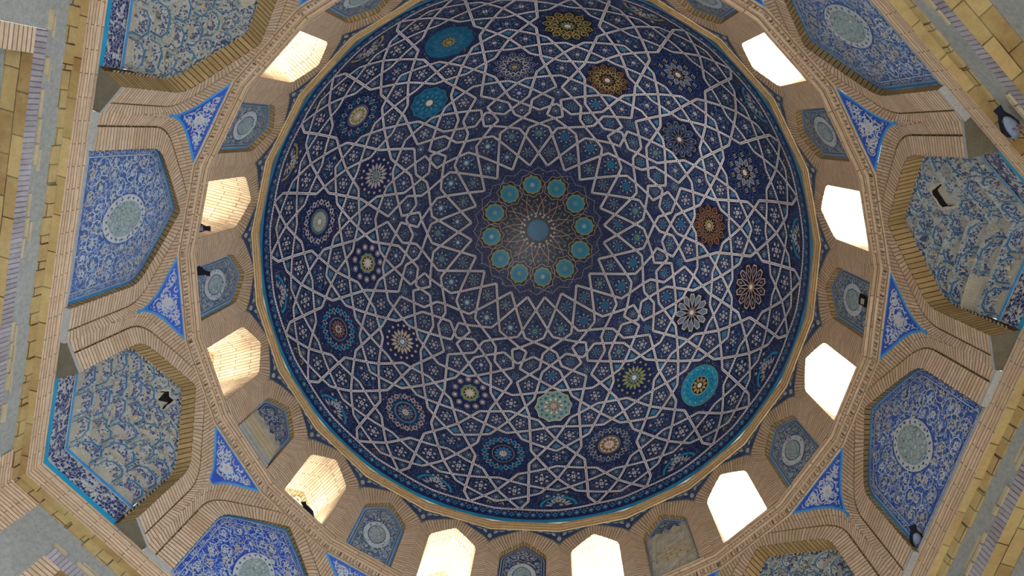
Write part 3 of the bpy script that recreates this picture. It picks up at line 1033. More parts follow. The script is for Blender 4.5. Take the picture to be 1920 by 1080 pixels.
for k in range(NB):
    rb.face([rim(k, 12.54), rim(k + 1, 12.54), rim(k + 1, 12.65), rim(k, 12.65)], 'turq')
    rb.face([rim(k, 12.65), rim(k + 1, 12.65), rim(k + 1, 12.675), rim(k, 12.675)], 'cobalt')
    rb.face([rim(k, 12.675), rim(k + 1, 12.675), rim(k + 1, 12.96, .028), rim(k, 12.96, .028)], 'navy_plain')
    zc_ = 12.815
    rb.face([rim(k + .5, zc_ - .10, .029), rim(k + .95, zc_, .029), rim(k + .5, zc_ + .10, .032), rim(k + .05, zc_, .029)], 'teal')
    rb.face([rim(k + .5, zc_ - .035, .033), rim(k + .68, zc_, .033), rim(k + .5, zc_ + .035, .035), rim(k + .32, zc_, .033)], 'navy_plain' if k % 2 else 'pale')
    rb.face([rim(k, zc_ + .05, .031), rim(k + .2, zc_ + .09, .032), rim(k, zc_ + .135, .033), rim(k - .2, zc_ + .09, .032)], 'slate')
rb.build('rim_band', dome)

# ------------------------------------------------------------------ cornice under the dome
DR = 4.957                                 # apothem of the 24-sided drum
HB = DR * tan(STEP / 2)                    # half width of a bay


def ring_course(mb, prof, mats, n=24, off=0.5, vstart=0.0):
    """polygonal ring: prof = [(apothem, z)], mats per step"""
    for k in range(n):
        i = k * 24 / n + off
        acc = 0
        for (D0, z0), (D1, z1), mt in zip(prof, prof[1:], mats):
            t = tan(pi / n)
            L = hypot(D1 - D0, z1 - z0)
            if mt:
                mb.face([P(i, -D0 * t, D0, z0), P(i, D0 * t, D0, z0), P(i, D1 * t, D1, z1), P(i, -D1 * t, D1, z1)], mt,
                        [(acc, -D0 * t + k * 1.3), (acc, D0 * t + k * 1.3), (acc + L, D1 * t + k * 1.3), (acc + L, -D1 * t + k * 1.3)])
            acc += L
    return mb


mb = MB()
ring_course(mb, [(4.99, 12.33), (4.945, 12.335), (4.94, 12.40), (4.932, 12.405), (4.928, 12.47), (4.918, 12.475), (4.915, 12.545), (5.02, 12.56)], ['cornice_brick'] * 7)
tag(mb.build('trim_1'), 'buff brick cornice ringing the foot of the blue dome', 'cornice', kind='structure')

# string course at the foot of the drum
mb = MB()
ring_course(mb, [(5.16, 9.985), (5.03, 9.99), (5.025, 10.10), (4.985, 10.105), (4.98, 10.17), (4.93, 10.175), (4.925, 10.245), (5.02, 10.25)],
            ['brick', 'brick_head', 'brick', 'brick', 'brick', 'brick', 'brick'])
for k in range(24):                      # row of header bricks standing out of the course
    i = k + .5
    for q in range(11):
        s0 = -0.63 + q * 0.1155
        mb.box(lambda s, D, z, i=i: P(i, s, D, z), s0, s0 + 0.095, 5.012, 5.03, 10.0, 10.09, 'brick')
tag(mb.build('trim_2'), 'stepped brick string course below the drum windows', 'string course', kind='structure')

# ------------------------------------------------------------------ drum bays
DRUM_IN = {'p': arch_curve(0.42, 11.42, 11.93, 0.26, 10, 10.24, 8, 8),
           'w': arch_curve(0.44, 11.50, 12.02, 0.24, 10, 10.24, 8, 8)}
outer_up = arch_curve(HB, 11.77, 12.325, 0.30, 0, None, 8, 8)
outer_half = [(HB, 10.24 + (11.77 - 10.24) * k / 10) for k in range(10)] + outer_up


def arch_face(mb, i, D, inner, outer, mat, v0=0.0):
    fi, fo = full(inner), full(outer)
    mb.strip([P(i, s, D, z) for s, z in fi], [P(i, s, D, z) for s, z in fo], mat, None, v0)


WDIR = {1.5: 'at the left', 3.5: 'at the lower left', 5.5: 'second from the bottom left', 7.5: 'at the bottom, left of centre',
        9.5: 'at the bottom, right of centre', 11.5: 'near the bottom right', 13.5: 'at the lower right', 15.5: 'at the right',
        17.5: 'at the upper right', 19.5: 'beyond the top right edge', 21.5: 'beyond the top edge', 23.5: 'at the upper left'}
PDIR = {0.5: 'upper left, between the two left-hand upper windows', 2.5: 'far left', 4.5: 'lower left', 6.5: 'bottom left',
        8.5: 'bottom centre', 10.5: 'bottom right', 12.5: 'lower right', 14.5: 'far right', 16.5: 'upper right',
        18.5: 'top right edge', 20.5: 'above the top edge', 22.5: 'top left edge'}
wn = 0
for k in range(24):
    i = k + 0.5
    win = (k % 2 == 1)
    inner = DRUM_IN['w' if win else 'p']
    mb = MB()
    arch_face(mb, i, DR, inner, outer_half, 'brick')
    depth = 0.10
    fi = full(inner)
    if win:
        wn += 1
        nm = WDIR[i]
        tag(mb.build('brick_arch'), 'buff brick arch framing the drum window ' + nm, 'arch', 'brick arches round the drum windows')
        root = thing('window_%d' % wn, P(i, 0, DR, 10.25), 'deep arched brick window tunnel ' + nm, 'window', kind='structure')
        rv = MB()
        D1 = 5.80
        A_ = [P(i, s, DR, z) for s, z in fi]
        ja = rnd.Random if False else None
        N = len(fi)
        mid = [P(i, s * 0.985, DR + 0.13, z - 0.01) for s, z in fi]
        B_ = [P(i, s * 0.96, D1, z - .13 * max(0, (z - 10.3) / 1.7)) for s, z in fi]
        # brick courses run along the depth of the tunnel
        rv.strip(A_, mid, 'brick_reveal', None, 0)
        rv.strip(mid, B_, 'brick_reveal', None, 0.5)
        # small projecting bricks break the front edge
        rv.build('reveal', root)
        # smaller outer arch
        ow = arch_curve(0.40, 11.36, 11.84, 0.22, 10, 10.24, 8, 8)
        oa = MB()
        oin = full(ow); oout = [(s * .965, z - .13 * max(0, (z - 10.3) / 1.7) + .004) for s, z in fi]
        oa.strip([P(i, s, D1, z) for s, z in oin], [P(i, s, D1, z) for s, z in oout], 'brick_reveal')
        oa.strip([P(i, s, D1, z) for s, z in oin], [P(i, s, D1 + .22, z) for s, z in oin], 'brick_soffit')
        oa.build('outer_arch', root)
        sl = MB(); sl.box(lambda s, D, z, i=i: P(i, s, D, z), -0.44, 0.44, DR - .0, D1 + .42, 10.14, 10.245, 'brick')
        sl.build('sill', root)
        # pierced plaster lattice in the outer arch
        la = MB(); DL = D1 + 0.03
        rr_ = 0.052; px_, pz_ = 0.13, 0.113
        row = 0; z = 10.30
        while z < 11.80 and i in (1.5, 3.5, 5.5, 21.5, 23.5):
            s = -0.39 + (px_ / 2 if row % 2 else 0)
            while s < 0.42:
                hexo = [(s + px_ / sqrt(3) * 1.0 * cos(pi / 6 + q * pi / 3), z + px_ / sqrt(3) * 1.0 * sin(pi / 6 + q * pi / 3)) for q in range(6)]
                if all(abs(a) < interp_half(ow, b) + 0.03 for a, b in hexo) and z < 11.80:
                    n = 12
                    ho = []
                    for q in range(n):
                        a = 2 * pi * q / n; rhex = (px_ / 2) / max(cos(((a + pi / 6) % (pi / 3)) - pi / 6), .8)
                        ho.append((s + rhex * cos(a), z + rhex * sin(a)))
                    hi_ = [(s + rr_ * cos(2 * pi * q / n), z + rr_ * sin(2 * pi * q / n)) for q in range(n)]
                    for q in range(n):
                        r2 = (q + 1) % n
                        for dd in (0, .035):
                            la.face([P(i, *(ho[q][0], DL + dd, ho[q][1])), P(i, ho[r2][0], DL + dd, ho[r2][1]), P(i, hi_[r2][0], DL + dd, hi_[r2][1]), P(i, hi_[q][0], DL + dd, hi_[q][1])], 'lattice')
                        la.face([P(i, hi_[q][0], DL, hi_[q][1]), P(i, hi_[r2][0], DL, hi_[r2][1]), P(i, hi_[r2][0], DL + .035, hi_[r2][1]), P(i, hi_[q][0], DL + .035, hi_[q][1])], 'lattice')
                s += px_
            z += pz_; row += 1
        if la.f: la.build('lattice', root)
    else:
        nm = PDIR[i]
        # recessed reveal
        A_ = [P(i, s, DR, z) for s, z in fi]; B_ = [P(i, s, DR + depth, z) for s, z in fi]
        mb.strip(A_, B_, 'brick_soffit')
        tag(mb.build('brick_arch'), 'buff brick arch round the small tile panel, ' + nm, 'arch', 'brick arches round the small panels')
        DP = DR + depth - 0.012
        poly = [(s * .995, z) for s, z in fi]
        poly[0] = (poly[0][0], 10.25); poly[-1] = (poly[-1][0], 10.25)
        fn = lambda x, y, off, i=i, DP=DP: P(i, x, DP - off, y)
        ground = {0.5: 'grnd_grey', 2.5: 'grnd_grey', 4.5: 'grnd_dark', 6.5: 'grnd_grey', 8.5: 'grnd_dark', 10.5: 'grnd_dark',
                  12.5: 'grnd_grey', 14.5: 'grnd_grey', 16.5: 'grnd_grey'}.get(i, 'grnd_grey')
        extra = {4.5: 'small arched blue panel with its lower half broken to bare brick and boards',
                 10.5: 'small arched panel almost wholly crumbled to rough plaster',
                 14.5: 'small arched blue tile panel with a dark gash beside its oval',
                 8.5: 'small dark arched tile panel with pointed white medallion',
                 }.get(i, 'small arched grey-blue tile panel with pale oval')
        root = thing('arched_tile_panel', P(i, 0, DP, 10.25), extra + ', ' + nm, 'tile panel', 'small arched panels of the drum')
        g = Draw(fn); g.poly(poly, ground, 0.0); g.mb.build('panel_ground', root)
        b = Draw(fn)
        p1 = inset(poly, 0.028); p2 = inset(poly, 0.042); p3 = inset(poly, 0.075); p4 = inset(poly, 0.084)
        b.ring(poly, p1, 'border_blue' if i != 8.5 else 'grnd_dark', 0.004); b.ring(p1, p2, 'scroll', 0.004); b.ring(p3, p4, 'scroll', 0.004)
        b.mb.build('border', root)
        zc_, a_, b_ = 11.0, 0.20, 0.32
        broken = i in (4.5, 10.5)
        cutz = {4.5: 11.12, 10.5: 11.52}.get(i, 0)

        def avoid(x, y, cutz=cutz, broken=broken, zc_=zc_):
            if broken: return y < cutz + 0.06 * sin(x * 14)
            return ((x / .26) ** 2 + ((y - zc_) / .38) ** 2) < 1
        sc = Draw(fn)
        scrolls(sc, p4, int(i * 10), ['scroll', 'scroll_warm'], 0.006, 0.17, 0.010, avoid, 0.0)
        sc.mb.build('scrollwork', root)
        if not broken:
            e = Draw(fn)
            def ell(ra, rb, pt=0.06): return [(ra * cos(t), zc_ + rb * sin(t) * (1 + pt * max(0, abs(sin(t)) - .85) * 6)) for t in np.linspace(0, 2 * pi, 29)[:-1]]
            e.poly(ell(.25, .35), 'scroll', 0.0085); e.poly(ell(.235, .335), 'medal_white', 0.010); e.poly(ell(.165, .25), 'grnd_dark', 0.0115); e.poly(ell(.15, .235), 'medal_green', 0.013)
            e.mb.build('oval_medallion', root)
        else:
            # rough broken area: lumpy plaster surface, and boards for panel 4.5
            rg = random.Random(3); NX, NZ = 16, 18
            rough = MB(); grid = []
            z0_, z1_ = 10.25, cutz
            for a in range(NX + 1):
                col = []
                for bb in range(NZ + 1):
                    s = -.40 + .80 * a / NX; zt = z1_ + 0.07 * sin(a * 1.9) + 0.04 * sin(a * 4.3)
                    z = z0_ + (zt - z0_) * bb / NZ
                    lump = 0.03 * (0.5 + 0.5 * sin(a * 1.7 + bb * 0.9)) * (0.5 + .5 * sin(bb * 1.3 - a * .8)) + rg.uniform(0, .022)
                    if bb == NZ or a in (0, NX): lump = 0.0
                    col.append(P(i, s, DP - 0.016 - lump, z))
                grid.append(col)
            for a in range(NX):
                for bb in range(NZ):
                    rough.face([grid[a][bb], grid[a + 1][bb], grid[a + 1][bb + 1], grid[a][bb + 1]], 'old_plaster')
            rough.build('crumbled_patch', root)
            if i == 4.5:
                bd = MB()
                for q in range(5):
                    zz0 = 10.28 + q * .10
                    bd.box(lambda s, D, z: P(4.5, s, D, z), -.41, .40 - .02 * q, DP - .105 - .006 * q, DP - .05, zz0, zz0 + .08, 'white_plaster' if q < 2 else 'cream_brick')
                bd.build('board', root)
            else:
                bd = MB()
                for q in range(14):
                    zz0 = 10.62 + (q // 3) * .075; s0 = -.25 + (q % 3) * .17 + (q // 3 % 2) * .08
                    bd.box(lambda s, D, z: P(10.5, s, D, z), s0, s0 + .15, DP - .085, DP - .03, zz0, zz0 + .05, 'cream_brick')
                bd.build('exposed_brick', root)
        if i == 14.5:
            h_ = MB()
            h_.box(lambda s, D, z: P(14.5, s, D, z), .0, .16, DP - .026, DP - .016, 10.48, 10.75, 'void')  # dark slab paints the shade within the gash
            h_.box(lambda s, D, z: P(14.5, s, D, z), .03, .11, DP - .045, DP - .02, 10.56, 10.64, 'cream_brick')
            h_.build('gash', root)

# little tile spandrels between the drum arches, folded at the bay corners
for k in range(24):
    mb = MB(); dd = 0.004
    up = outer_up
    for i, sg in ((k - .5, 1), (k + .5, -1)):
        for (s0, z0), (s1, z1) in zip(up, up[1:]):
            mb.face([P(i, sg * s0, DR + dd, z0), P(i, sg * HB, DR + dd, z0), P(i, sg * HB, DR + dd, z1), P(i, sg * s1, DR + dd, z1)], 'grnd_dark')
    leafs = []
    for i, sg in ((k - .5, 1), (k + .5, -1)):
        dr = Draw(lambda x, y, off, i=i, sg=sg: P(i, sg * x, DR + dd - off, y)); dr.mb = mb
        ed = [(min(s + .0, HB), z) for s, z in up]
        dr.line([(s + .014, z + .012) for s, z in up[1:-1]], 0.014, 'olive', 0.003)
        dr.line([(HB - .0, 12.315), (0.14, 12.318)], 0.012, 'scroll_warm', 0.003)
        for (x, y, a, L, Wd, mt) in ((HB - .01, 12.0, pi / 2, .16, .07, 'scroll_warm'), (HB - .07, 12.16, 2.2, .13, .06, 'scroll'), (HB - .15, 12.24, 3.0, .14, .05, 'scroll_warm'),
                                     (HB - .05, 12.25, 2.9, .1, .05, 'olive'), (HB - .30, 12.285, 3.1, .12, .035, 'scroll')):
            dr.leaf(x, y, a, L, Wd, mt, 0.005)
    tag(mb.build('cornice_spandrel'), 'small dark floral tile spandrel between two drum arches under the cornice', 'tile spandrel', 'small tile spandrels under the cornice')

# ------------------------------------------------------------------ zone of twelve big arches
DA = 5.07
HA = DA * tan(STEP) + 0.002
ZB = 7.70
F_in = arch_curve(0.93, 8.88, 9.86, 0.42, 12, ZB, 9, 9)
F_back = arch_curve(0.955, 9.0, 9.93, 0.42, 12, 7.74, 9, 9)
M_in = arch_curve(0.97, 8.84, 9.86, 0.45, 12, ZB, 9, 9)
groove_o = arch_curve(1.20, 8.85, 10.16, 0.62, 12, ZB, 9, 9)
outer_big = arch_curve(HA, 9.08, 10.52, 0.80, 0, None, 9, 9)
ZTOP = 10.03


def clamp_top(pts): return [(s, min(z, ZTOP)) for s, z in pts]


outer_bh = [(HA, ZB + (9.08 - ZB) * k / 12) for k in range(12)] + clamp_top(outer_big)
BDIR = {1.5: 'at the left', 3.5: 'at the lower left', 5.5: 'at the bottom left', 7.5: 'below the bottom edge, left', 9.5: 'below the bottom edge, right',
        11.5: 'at the bottom right', 13.5: 'at the lower right', 15.5: 'at the far right', 17.5: 'at the upper right', 19.5: 'beyond the top, right',
        21.5: 'beyond the top edge', 23.5: 'at the upper left'}
RH = 5.137                                 # apothem of the hexagonal hall
RC_ = RH / cos(pi / 6)


def wallD(s): return RC_ - abs(s) * tan(pi / 6)


ND_ = 5.30                                 # plane where the muqarnas tiles begin
for k in range(12):
    i = 1.5 + 2 * k
    flat = (k % 2 == 0)
    inn = F_in if flat else M_in
    where = BDIR[i]
    root = thing('brick_arch', P(i, 0, DA, ZB), ('broad brick arch around the flat blue panel ' if flat else 'broad brick arch around the muqarnas niche ') + where, 'arch', 'broad brick arches under the drum')
    # inner ring, groove, outer ring
    mb = MB()
    g_i = [(s * 1.0, z) for s, z in full(groove_o)]
    inner_full = full(inn)
    mb.strip([P(i, s, DA + .0, z) for s, z in inner_full], [P(i, s, DA, z) for s, z in g_i], 'brick', None, 0)
    mb.build('inner_ring', root)
    mb = MB()
    g_o = [(s * 1.018, z + (.018 if z > 9 else 0)) for s, z in g_i]
    mb.strip([P(i, s, DA, z) for s, z in g_i], [P(i, s, DA + .035, z) for s, z in g_i], 'brick_soffit')  # browner brick colour paints the shade of the groove
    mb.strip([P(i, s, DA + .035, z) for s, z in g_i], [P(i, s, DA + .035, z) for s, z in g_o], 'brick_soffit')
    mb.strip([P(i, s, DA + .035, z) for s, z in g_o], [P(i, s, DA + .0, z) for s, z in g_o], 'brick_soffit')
    mb.build('groove', root)
    mb = MB()
    oo = full(outer_bh)
    go2 = [(s, min(z, ZTOP)) for s, z in g_o]
    mb.strip([P(i, s, DA + .004, z) for s, z in go2], [P(i, s, DA + .004, z) for s, z in oo], 'brick', None, 0.25)
    mb.build('outer_ring', root)
    # soffit
    mb = MB()
    Dd = 5.20 if flat else ND_
    bk = full(F_back if flat else M_in)
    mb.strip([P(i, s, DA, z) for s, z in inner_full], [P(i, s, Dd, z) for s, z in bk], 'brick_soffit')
    mb.build('soffit', root)
    # undersides of the two legs
    for sg in (-1, 1):
        mb = MB()
        if flat:
            mb.box(lambda s, D, z: P(i, sg * s, D, z), 0.93, HA, DA - .005, RH + .01, ZB - .03, ZB, 'white_plaster')
        else:
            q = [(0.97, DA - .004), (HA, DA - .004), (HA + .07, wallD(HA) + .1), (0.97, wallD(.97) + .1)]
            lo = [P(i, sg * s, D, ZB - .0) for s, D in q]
            mb.face(lo, 'underside_wood')
            mb.face([P(i, sg * .97, DA - .006, ZB), P(i, sg * HA, DA - .006, ZB), P(i, sg * HA, DA - .006, ZB + .05), P(i, sg * .97, DA - .006, ZB + .05)], 'white_plaster')
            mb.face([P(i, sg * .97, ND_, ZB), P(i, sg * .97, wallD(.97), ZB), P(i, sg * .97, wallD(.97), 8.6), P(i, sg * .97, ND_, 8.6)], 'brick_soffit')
        mb.build('leg_foot', root)

    if flat:
        DP = 5.195
        poly = [(s * .997, z) for s, z in full(F_back)]
        poly[0] = (poly[0][0], 7.70); poly[-1] = (poly[-1][0], 7.70)
        fn = lambda x, y, off, i=i: P(i, x, DP - off, y)
        gm = {1.5: 'grnd_faded', 5.5: 'grnd_bright', 13.5: 'grnd_blue', 17.5: 'grnd_faded'}.get(i, 'grnd_blue')
        txt = {1.5: 'large faded blue arched tile panel with pale green oval, at the left',
               5.5: 'large bright cobalt arched tile panel cut by the bottom left edge',
               13.5: 'large deep blue arched tile panel with oval wreath, lower right, a pigeon at its foot',
               17.5: 'large dusty blue arched tile panel cut by the top right edge'}.get(i, 'large arched blue tile panel ' + where)
        pr = thing('large_tile_panel', P(i, 0, DP, 7.7), txt, 'tile panel')
        g = Draw(fn); g.poly(poly, gm, 0); g.mb.build('panel_ground', pr)
        b = Draw(fn)
        p1 = inset(poly, 0.045); p2 = inset(poly, .056); p3 = inset(poly, .125); p4 = inset(poly, .137)
        b.ring(poly, p1, 'border_blue', .004); b.ring(p1, p2, 'scroll', .004); b.ring(p3, p4, 'scroll', .004)
        b.mb.build('border', pr)
        zc_ = 8.70
        sc = Draw(fn)
        band = lambda x, y: inside(p3, x, y)
        scrolls(sc, p2, int(i), ['scroll', 'scroll_blue'], .006, .10, .008, band, 0.0)
        scrolls(sc, p4, int(i * 3), ['scroll', 'scroll_warm'], .006, .24, .012, lambda x, y: ((x / .34) ** 2 + ((y - zc_) / .46) ** 2) < 1, 0.0)
        scrolls(sc, p4, int(i * 5), ['scroll_blue'], .0045, .17, .007, lambda x, y: ((x / .34) ** 2 + ((y - zc_) / .46) ** 2) < 1, 0.0)
        sc.mb.build('scrollwork', pr)
        e = Draw(fn)
        def ell(ra, rb): return [(ra * cos(t), zc_ + rb * sin(t) * (1 + .35 * max(0, abs(sin(t)) - .9))) for t in np.linspace(0, 2 * pi, 41)[:-1]]
        e.poly(ell(.32, .44), 'scroll', .009); e.poly(ell(.305, .425), 'medal_white', .0105); e.poly(ell(.245, .35), 'scroll', .012); e.poly(ell(.235, .34), 'medal_green', .0135)
        for t in np.linspace(0, 2 * pi, 21)[:-1]:
            x, y = .275 * cos(t), zc_ + .388 * sin(t)
            e.star(x, y, .01, .034, 4, 'grnd_dark', .0165, t)
        e.mb.build('oval_medallion', pr)
        # plaster strip at the foot of the panel
        mb = MB(); mb.box(lambda s, D, z, i=i: P(i, s, D, z), -.93, .93, RH - .0, DP, 7.69, 7.735, 'white_plaster')
        mb.build('plaster_strip', pr)
    else:
        worn = {3.5: 'frag', 23.5: 'frag_worn', 15.5: 'frag_dark', 11.5: 'frag'}.get(i, 'frag')
        txt = {3.5: 'blue and white muqarnas corner niche with a square hole near its top, lower left',
               23.5: 'weathered grey muqarnas corner niche cut by the top left edge',
               15.5: 'shadowy muqarnas corner niche with a dark hole and bare plaster, far right',
               11.5: 'blue muqarnas corner niche cut by the bottom edge, right'}.get(i, 'muqarnas corner niche ' + where)
        mr = thing('muqarnas_niche', P(i, 0, ND_, 7.7), txt, 'muqarnas')
        # hood: plaster backing with the true niche depth
        half = M_in
        def ztop(s):
            s = abs(s); best = 9.86
            for (s0, z0), (s1, z1) in zip(half, half[1:]):
                if s1 <= s <= s0 and s0 != s1: best = z0 + (z1 - z0) * (s0 - s) / (s0 - s1); break
            return best
        ZQ = 8.12
        def depthD(s, z):
            zt = ztop(s)
            g_ = 0 if z >= zt else 1 - (max(0, z - ZQ) / max(zt - ZQ, .01)) ** 1.35
            return ND_ + max(0, wallD(s) - ND_) * g_
        # border strip, inscription band
        WB = 1.0
        bd = MB()
        for sg in (-1, 1):
            def q(s, z, o): return P(i, sg * s, wallD(s) - o, z)
            bd.face([q(0, 7.69, .0), q(WB + .08, 7.69, .0), q(WB + .08, 7.765, .0), q(0, 7.765, .0)], 'turq')
        bd.build('border_strip', mr)
        ib = MB()
        for sg in (-1, 1):
            def q(s, z, o): return P(i, sg * s, wallD(s) - o, z)
            ib.face([q(0, 7.765, -.004), q(WB, 7.765, -.004), q(WB, 8.13, -.004), q(0, 8.13, -.004)], 'callig', [(.32, .32), (.7, .32), (.7, .6), (.32, .6)])
            ib.face([q(0, 8.07, .012), q(WB, 8.07, .012), q(WB, 8.115, .012), q(0, 8.115, .012)], 'border_blue')
            ib.face([q(0, 8.05, .014), q(WB, 8.05, .014), q(WB, 8.066, .014), q(0, 8.066, .014)], 'scroll')
        ib.build('inscription_band', mr)
        # backing
        bk_ = MB()
        NS, NZ = 24, 16
        rows = []
        for b2 in range(NZ + 1):
            z = 8.10 + (9.86 - 8.10) * b2 / NZ
            wz = interp_half(half, z)
            rows.append([P(i, wz * (2 * a / NS - 1), depthD(wz * (2 * a / NS - 1), z) + .03, z) for a in range(NS + 1)])
        for r1, r2 in zip(rows, rows[1:]):
            for a in range(NS): bk_.face([r1[a], r1[a + 1], r2[a + 1], r2[a]], 'old_plaster')
        bk_.build('hood', mr)
        # tiers of cells
        tiers = [(8.12, 8.44, 6), (8.44, 8.72, 5), (8.72, 8.98, 6), (8.98, 9.22, 5), (9.22, 9.42, 4), (9.42, 9.64, 3), (9.64, 9.82, 2)]
        rg = random.Random(int(i * 7))
        for tn, (z0, z1, n) in enumerate(tiers):
            for c_ in range(n):
                cm = MB()
                hole = (i == 3.5 and tn == 5 and c_ == 1) or (i == 15.5 and tn == 3 and c_ == 3)
                K = 8
                g_ = []
                for b2 in range(K + 1):
                    v = b2 / K; z = z0 + (z1 - z0) * v
                    wz = max(interp_half(half, z) * .995, .02)
                    row_ = []
                    for a in range(K + 1):
                        u = a / K
                        s = -wz + 2 * wz * (c_ + u) / n
                        scoop = 0.085 * max(0, 1 - (2 * u - 1) ** 2) ** .7 * (1 - v) ** .6
                        lip = 0.05 * v ** 1.6 * (1 - .0 * abs(2 * u - 1))
                        D = depthD(s, z) + .02 + scoop * (1 if z < 9.5 else .5) - lip - .02
                        D = max(D, ND_ - .01)
                        row_.append(P(i, s, D, z))
                    g_.append(row_)
                if not hole:
                    mt = worn
                    rr_ = rg.random()
                    if rr_ < {'frag': .0, 'frag_worn': .05, 'frag_dark': .1}[worn]: mt = 'old_plaster'
                    elif rr_ < .4 and worn == 'frag': mt = 'frag_worn'
                    for a in range(K):
                        for b2 in range(K):
                            cm.face([g_[b2][a], g_[b2][a + 1], g_[b2 + 1][a + 1], g_[b2 + 1][a]], mt,
                                    [(a / K, b2 / K), ((a + 1) / K, b2 / K), ((a + 1) / K, (b2 + 1) / K), (a / K, (b2 + 1) / K)])
                    # underside ledge back to the hood
                    cm.strip(g_[K], [P(i, 0, 0, 0) + (p - P(i, 0, 0, 0)) * 1.0 + (P(i, 0, .12, 0) - P(i, 0, 0, 0)) for p in g_[K]], 'frag_ledge')
                else:
                    hb = MB()
                    ce = g_[K // 2][K // 2]
                    nrm = (P(i, 0, 1, 0) - P(i, 0, 0, 0))
                    loop = [g_[0][a] for a in range(0, K, 2)] + [g_[b2][K] for b2 in range(0, K, 2)] + [g_[K][a] for a in range(K, 0, -2)] + [g_[b2][0] for b2 in range(K, 0, -2)]
                    inner_ = [p.lerp(ce, rg.uniform(.12, .24)) - nrm * .01 for p in loop]
                    deep = [p + nrm * .075 for p in inner_]
                    for q_ in range(len(loop)):
                        r_2 = (q_ + 1) % len(loop)
                        hb.face([loop[q_], loop[r_2], inner_[r_2], inner_[q_]], 'old_plaster')
                        hb.face([inner_[q_], inner_[r_2], deep[r_2], deep[q_]], 'void')
                    cd = sum(deep, Vector()) / len(deep)
                    for q_ in range(len(loop)): hb.face([deep[q_], deep[(q_ + 1) % len(loop)], cd], 'void')
                    tag(hb.build('broken_hole', mr), 'dark square hole where a cell has fallen out')
                if cm.f: cm.build('muqarnas_cell', mr)
        # loose shards and plaster stumps left where tiles have fallen
        ch = MB()
        for q in range(70):
            z = rg.uniform(8.2, 9.65); wz = interp_half(half, z)
            s = rg.uniform(-.9, .9) * wz; D = depthD(s, z) - rg.uniform(.0, .035); r_ = rg.uniform(.018, .05)
            a0 = rg.uniform(0, 6)
            if (i == 15.5 and hypot(s - .37, z - 9.1) < .3) or (i == 3.5 and hypot(s, z - 9.53) < .25): continue
            base_ = [P(i, s + r_ * cos(a0 + t) * rg.uniform(.7, 1.3), D + .03, z + r_ * 1.2 * sin(a0 + t)) for t in (0, 1.6, 3.1, 4.7)]
            tip = P(i, s + rg.uniform(-.01, .01), D - rg.uniform(.0, .03), z + rg.uniform(-.01, .03))
            mt = rg.choice(['old_plaster', 'cream_brick', 'frag_ledge', 'old_plaster', 'grnd_dark'])
            for w_ in range(4): ch.face([base_[w_], base_[(w_ + 1) % 4], tip], mt)
        tag(ch.build('tile_shards', mr), kind='stuff')
        # black and white rope edge along the arch
        ed = Draw(lambda x, y, off, i=i: P(i, x, ND_ - .004 - off, y))
        fl = full(M_in)
        pts = []
        for (s0, z0), (s1, z1) in zip(fl, fl[1:]):
            L = hypot(s1 - s0, z1 - z0); nn = max(1, int(L / .012))
            for q in range(nn): pts.append((s0 + (s1 - s0) * q / nn, z0 + (z1 - z0) * q / nn))
        inn2 = inset(pts, .03)
        ctr_ = 0
        acc = 0
        for q in range(len(pts) - 1):
            acc += hypot(pts[q + 1][0] - pts[q][0], pts[q + 1][1] - pts[q][1])
            mt = 'black' if int(acc / .036) % 2 else 'cream'
            if pts[q][1] > 7.8 and pts[q+1][1] > 7.8:
                ed.mb.face([ed.fn(*pts[q], 0), ed.fn(*pts[q + 1], 0), ed.fn(*inn2[q + 1], .0), ed.fn(*inn2[q], .0)], mt)
        ed.mb.build('rope_edging', mr)

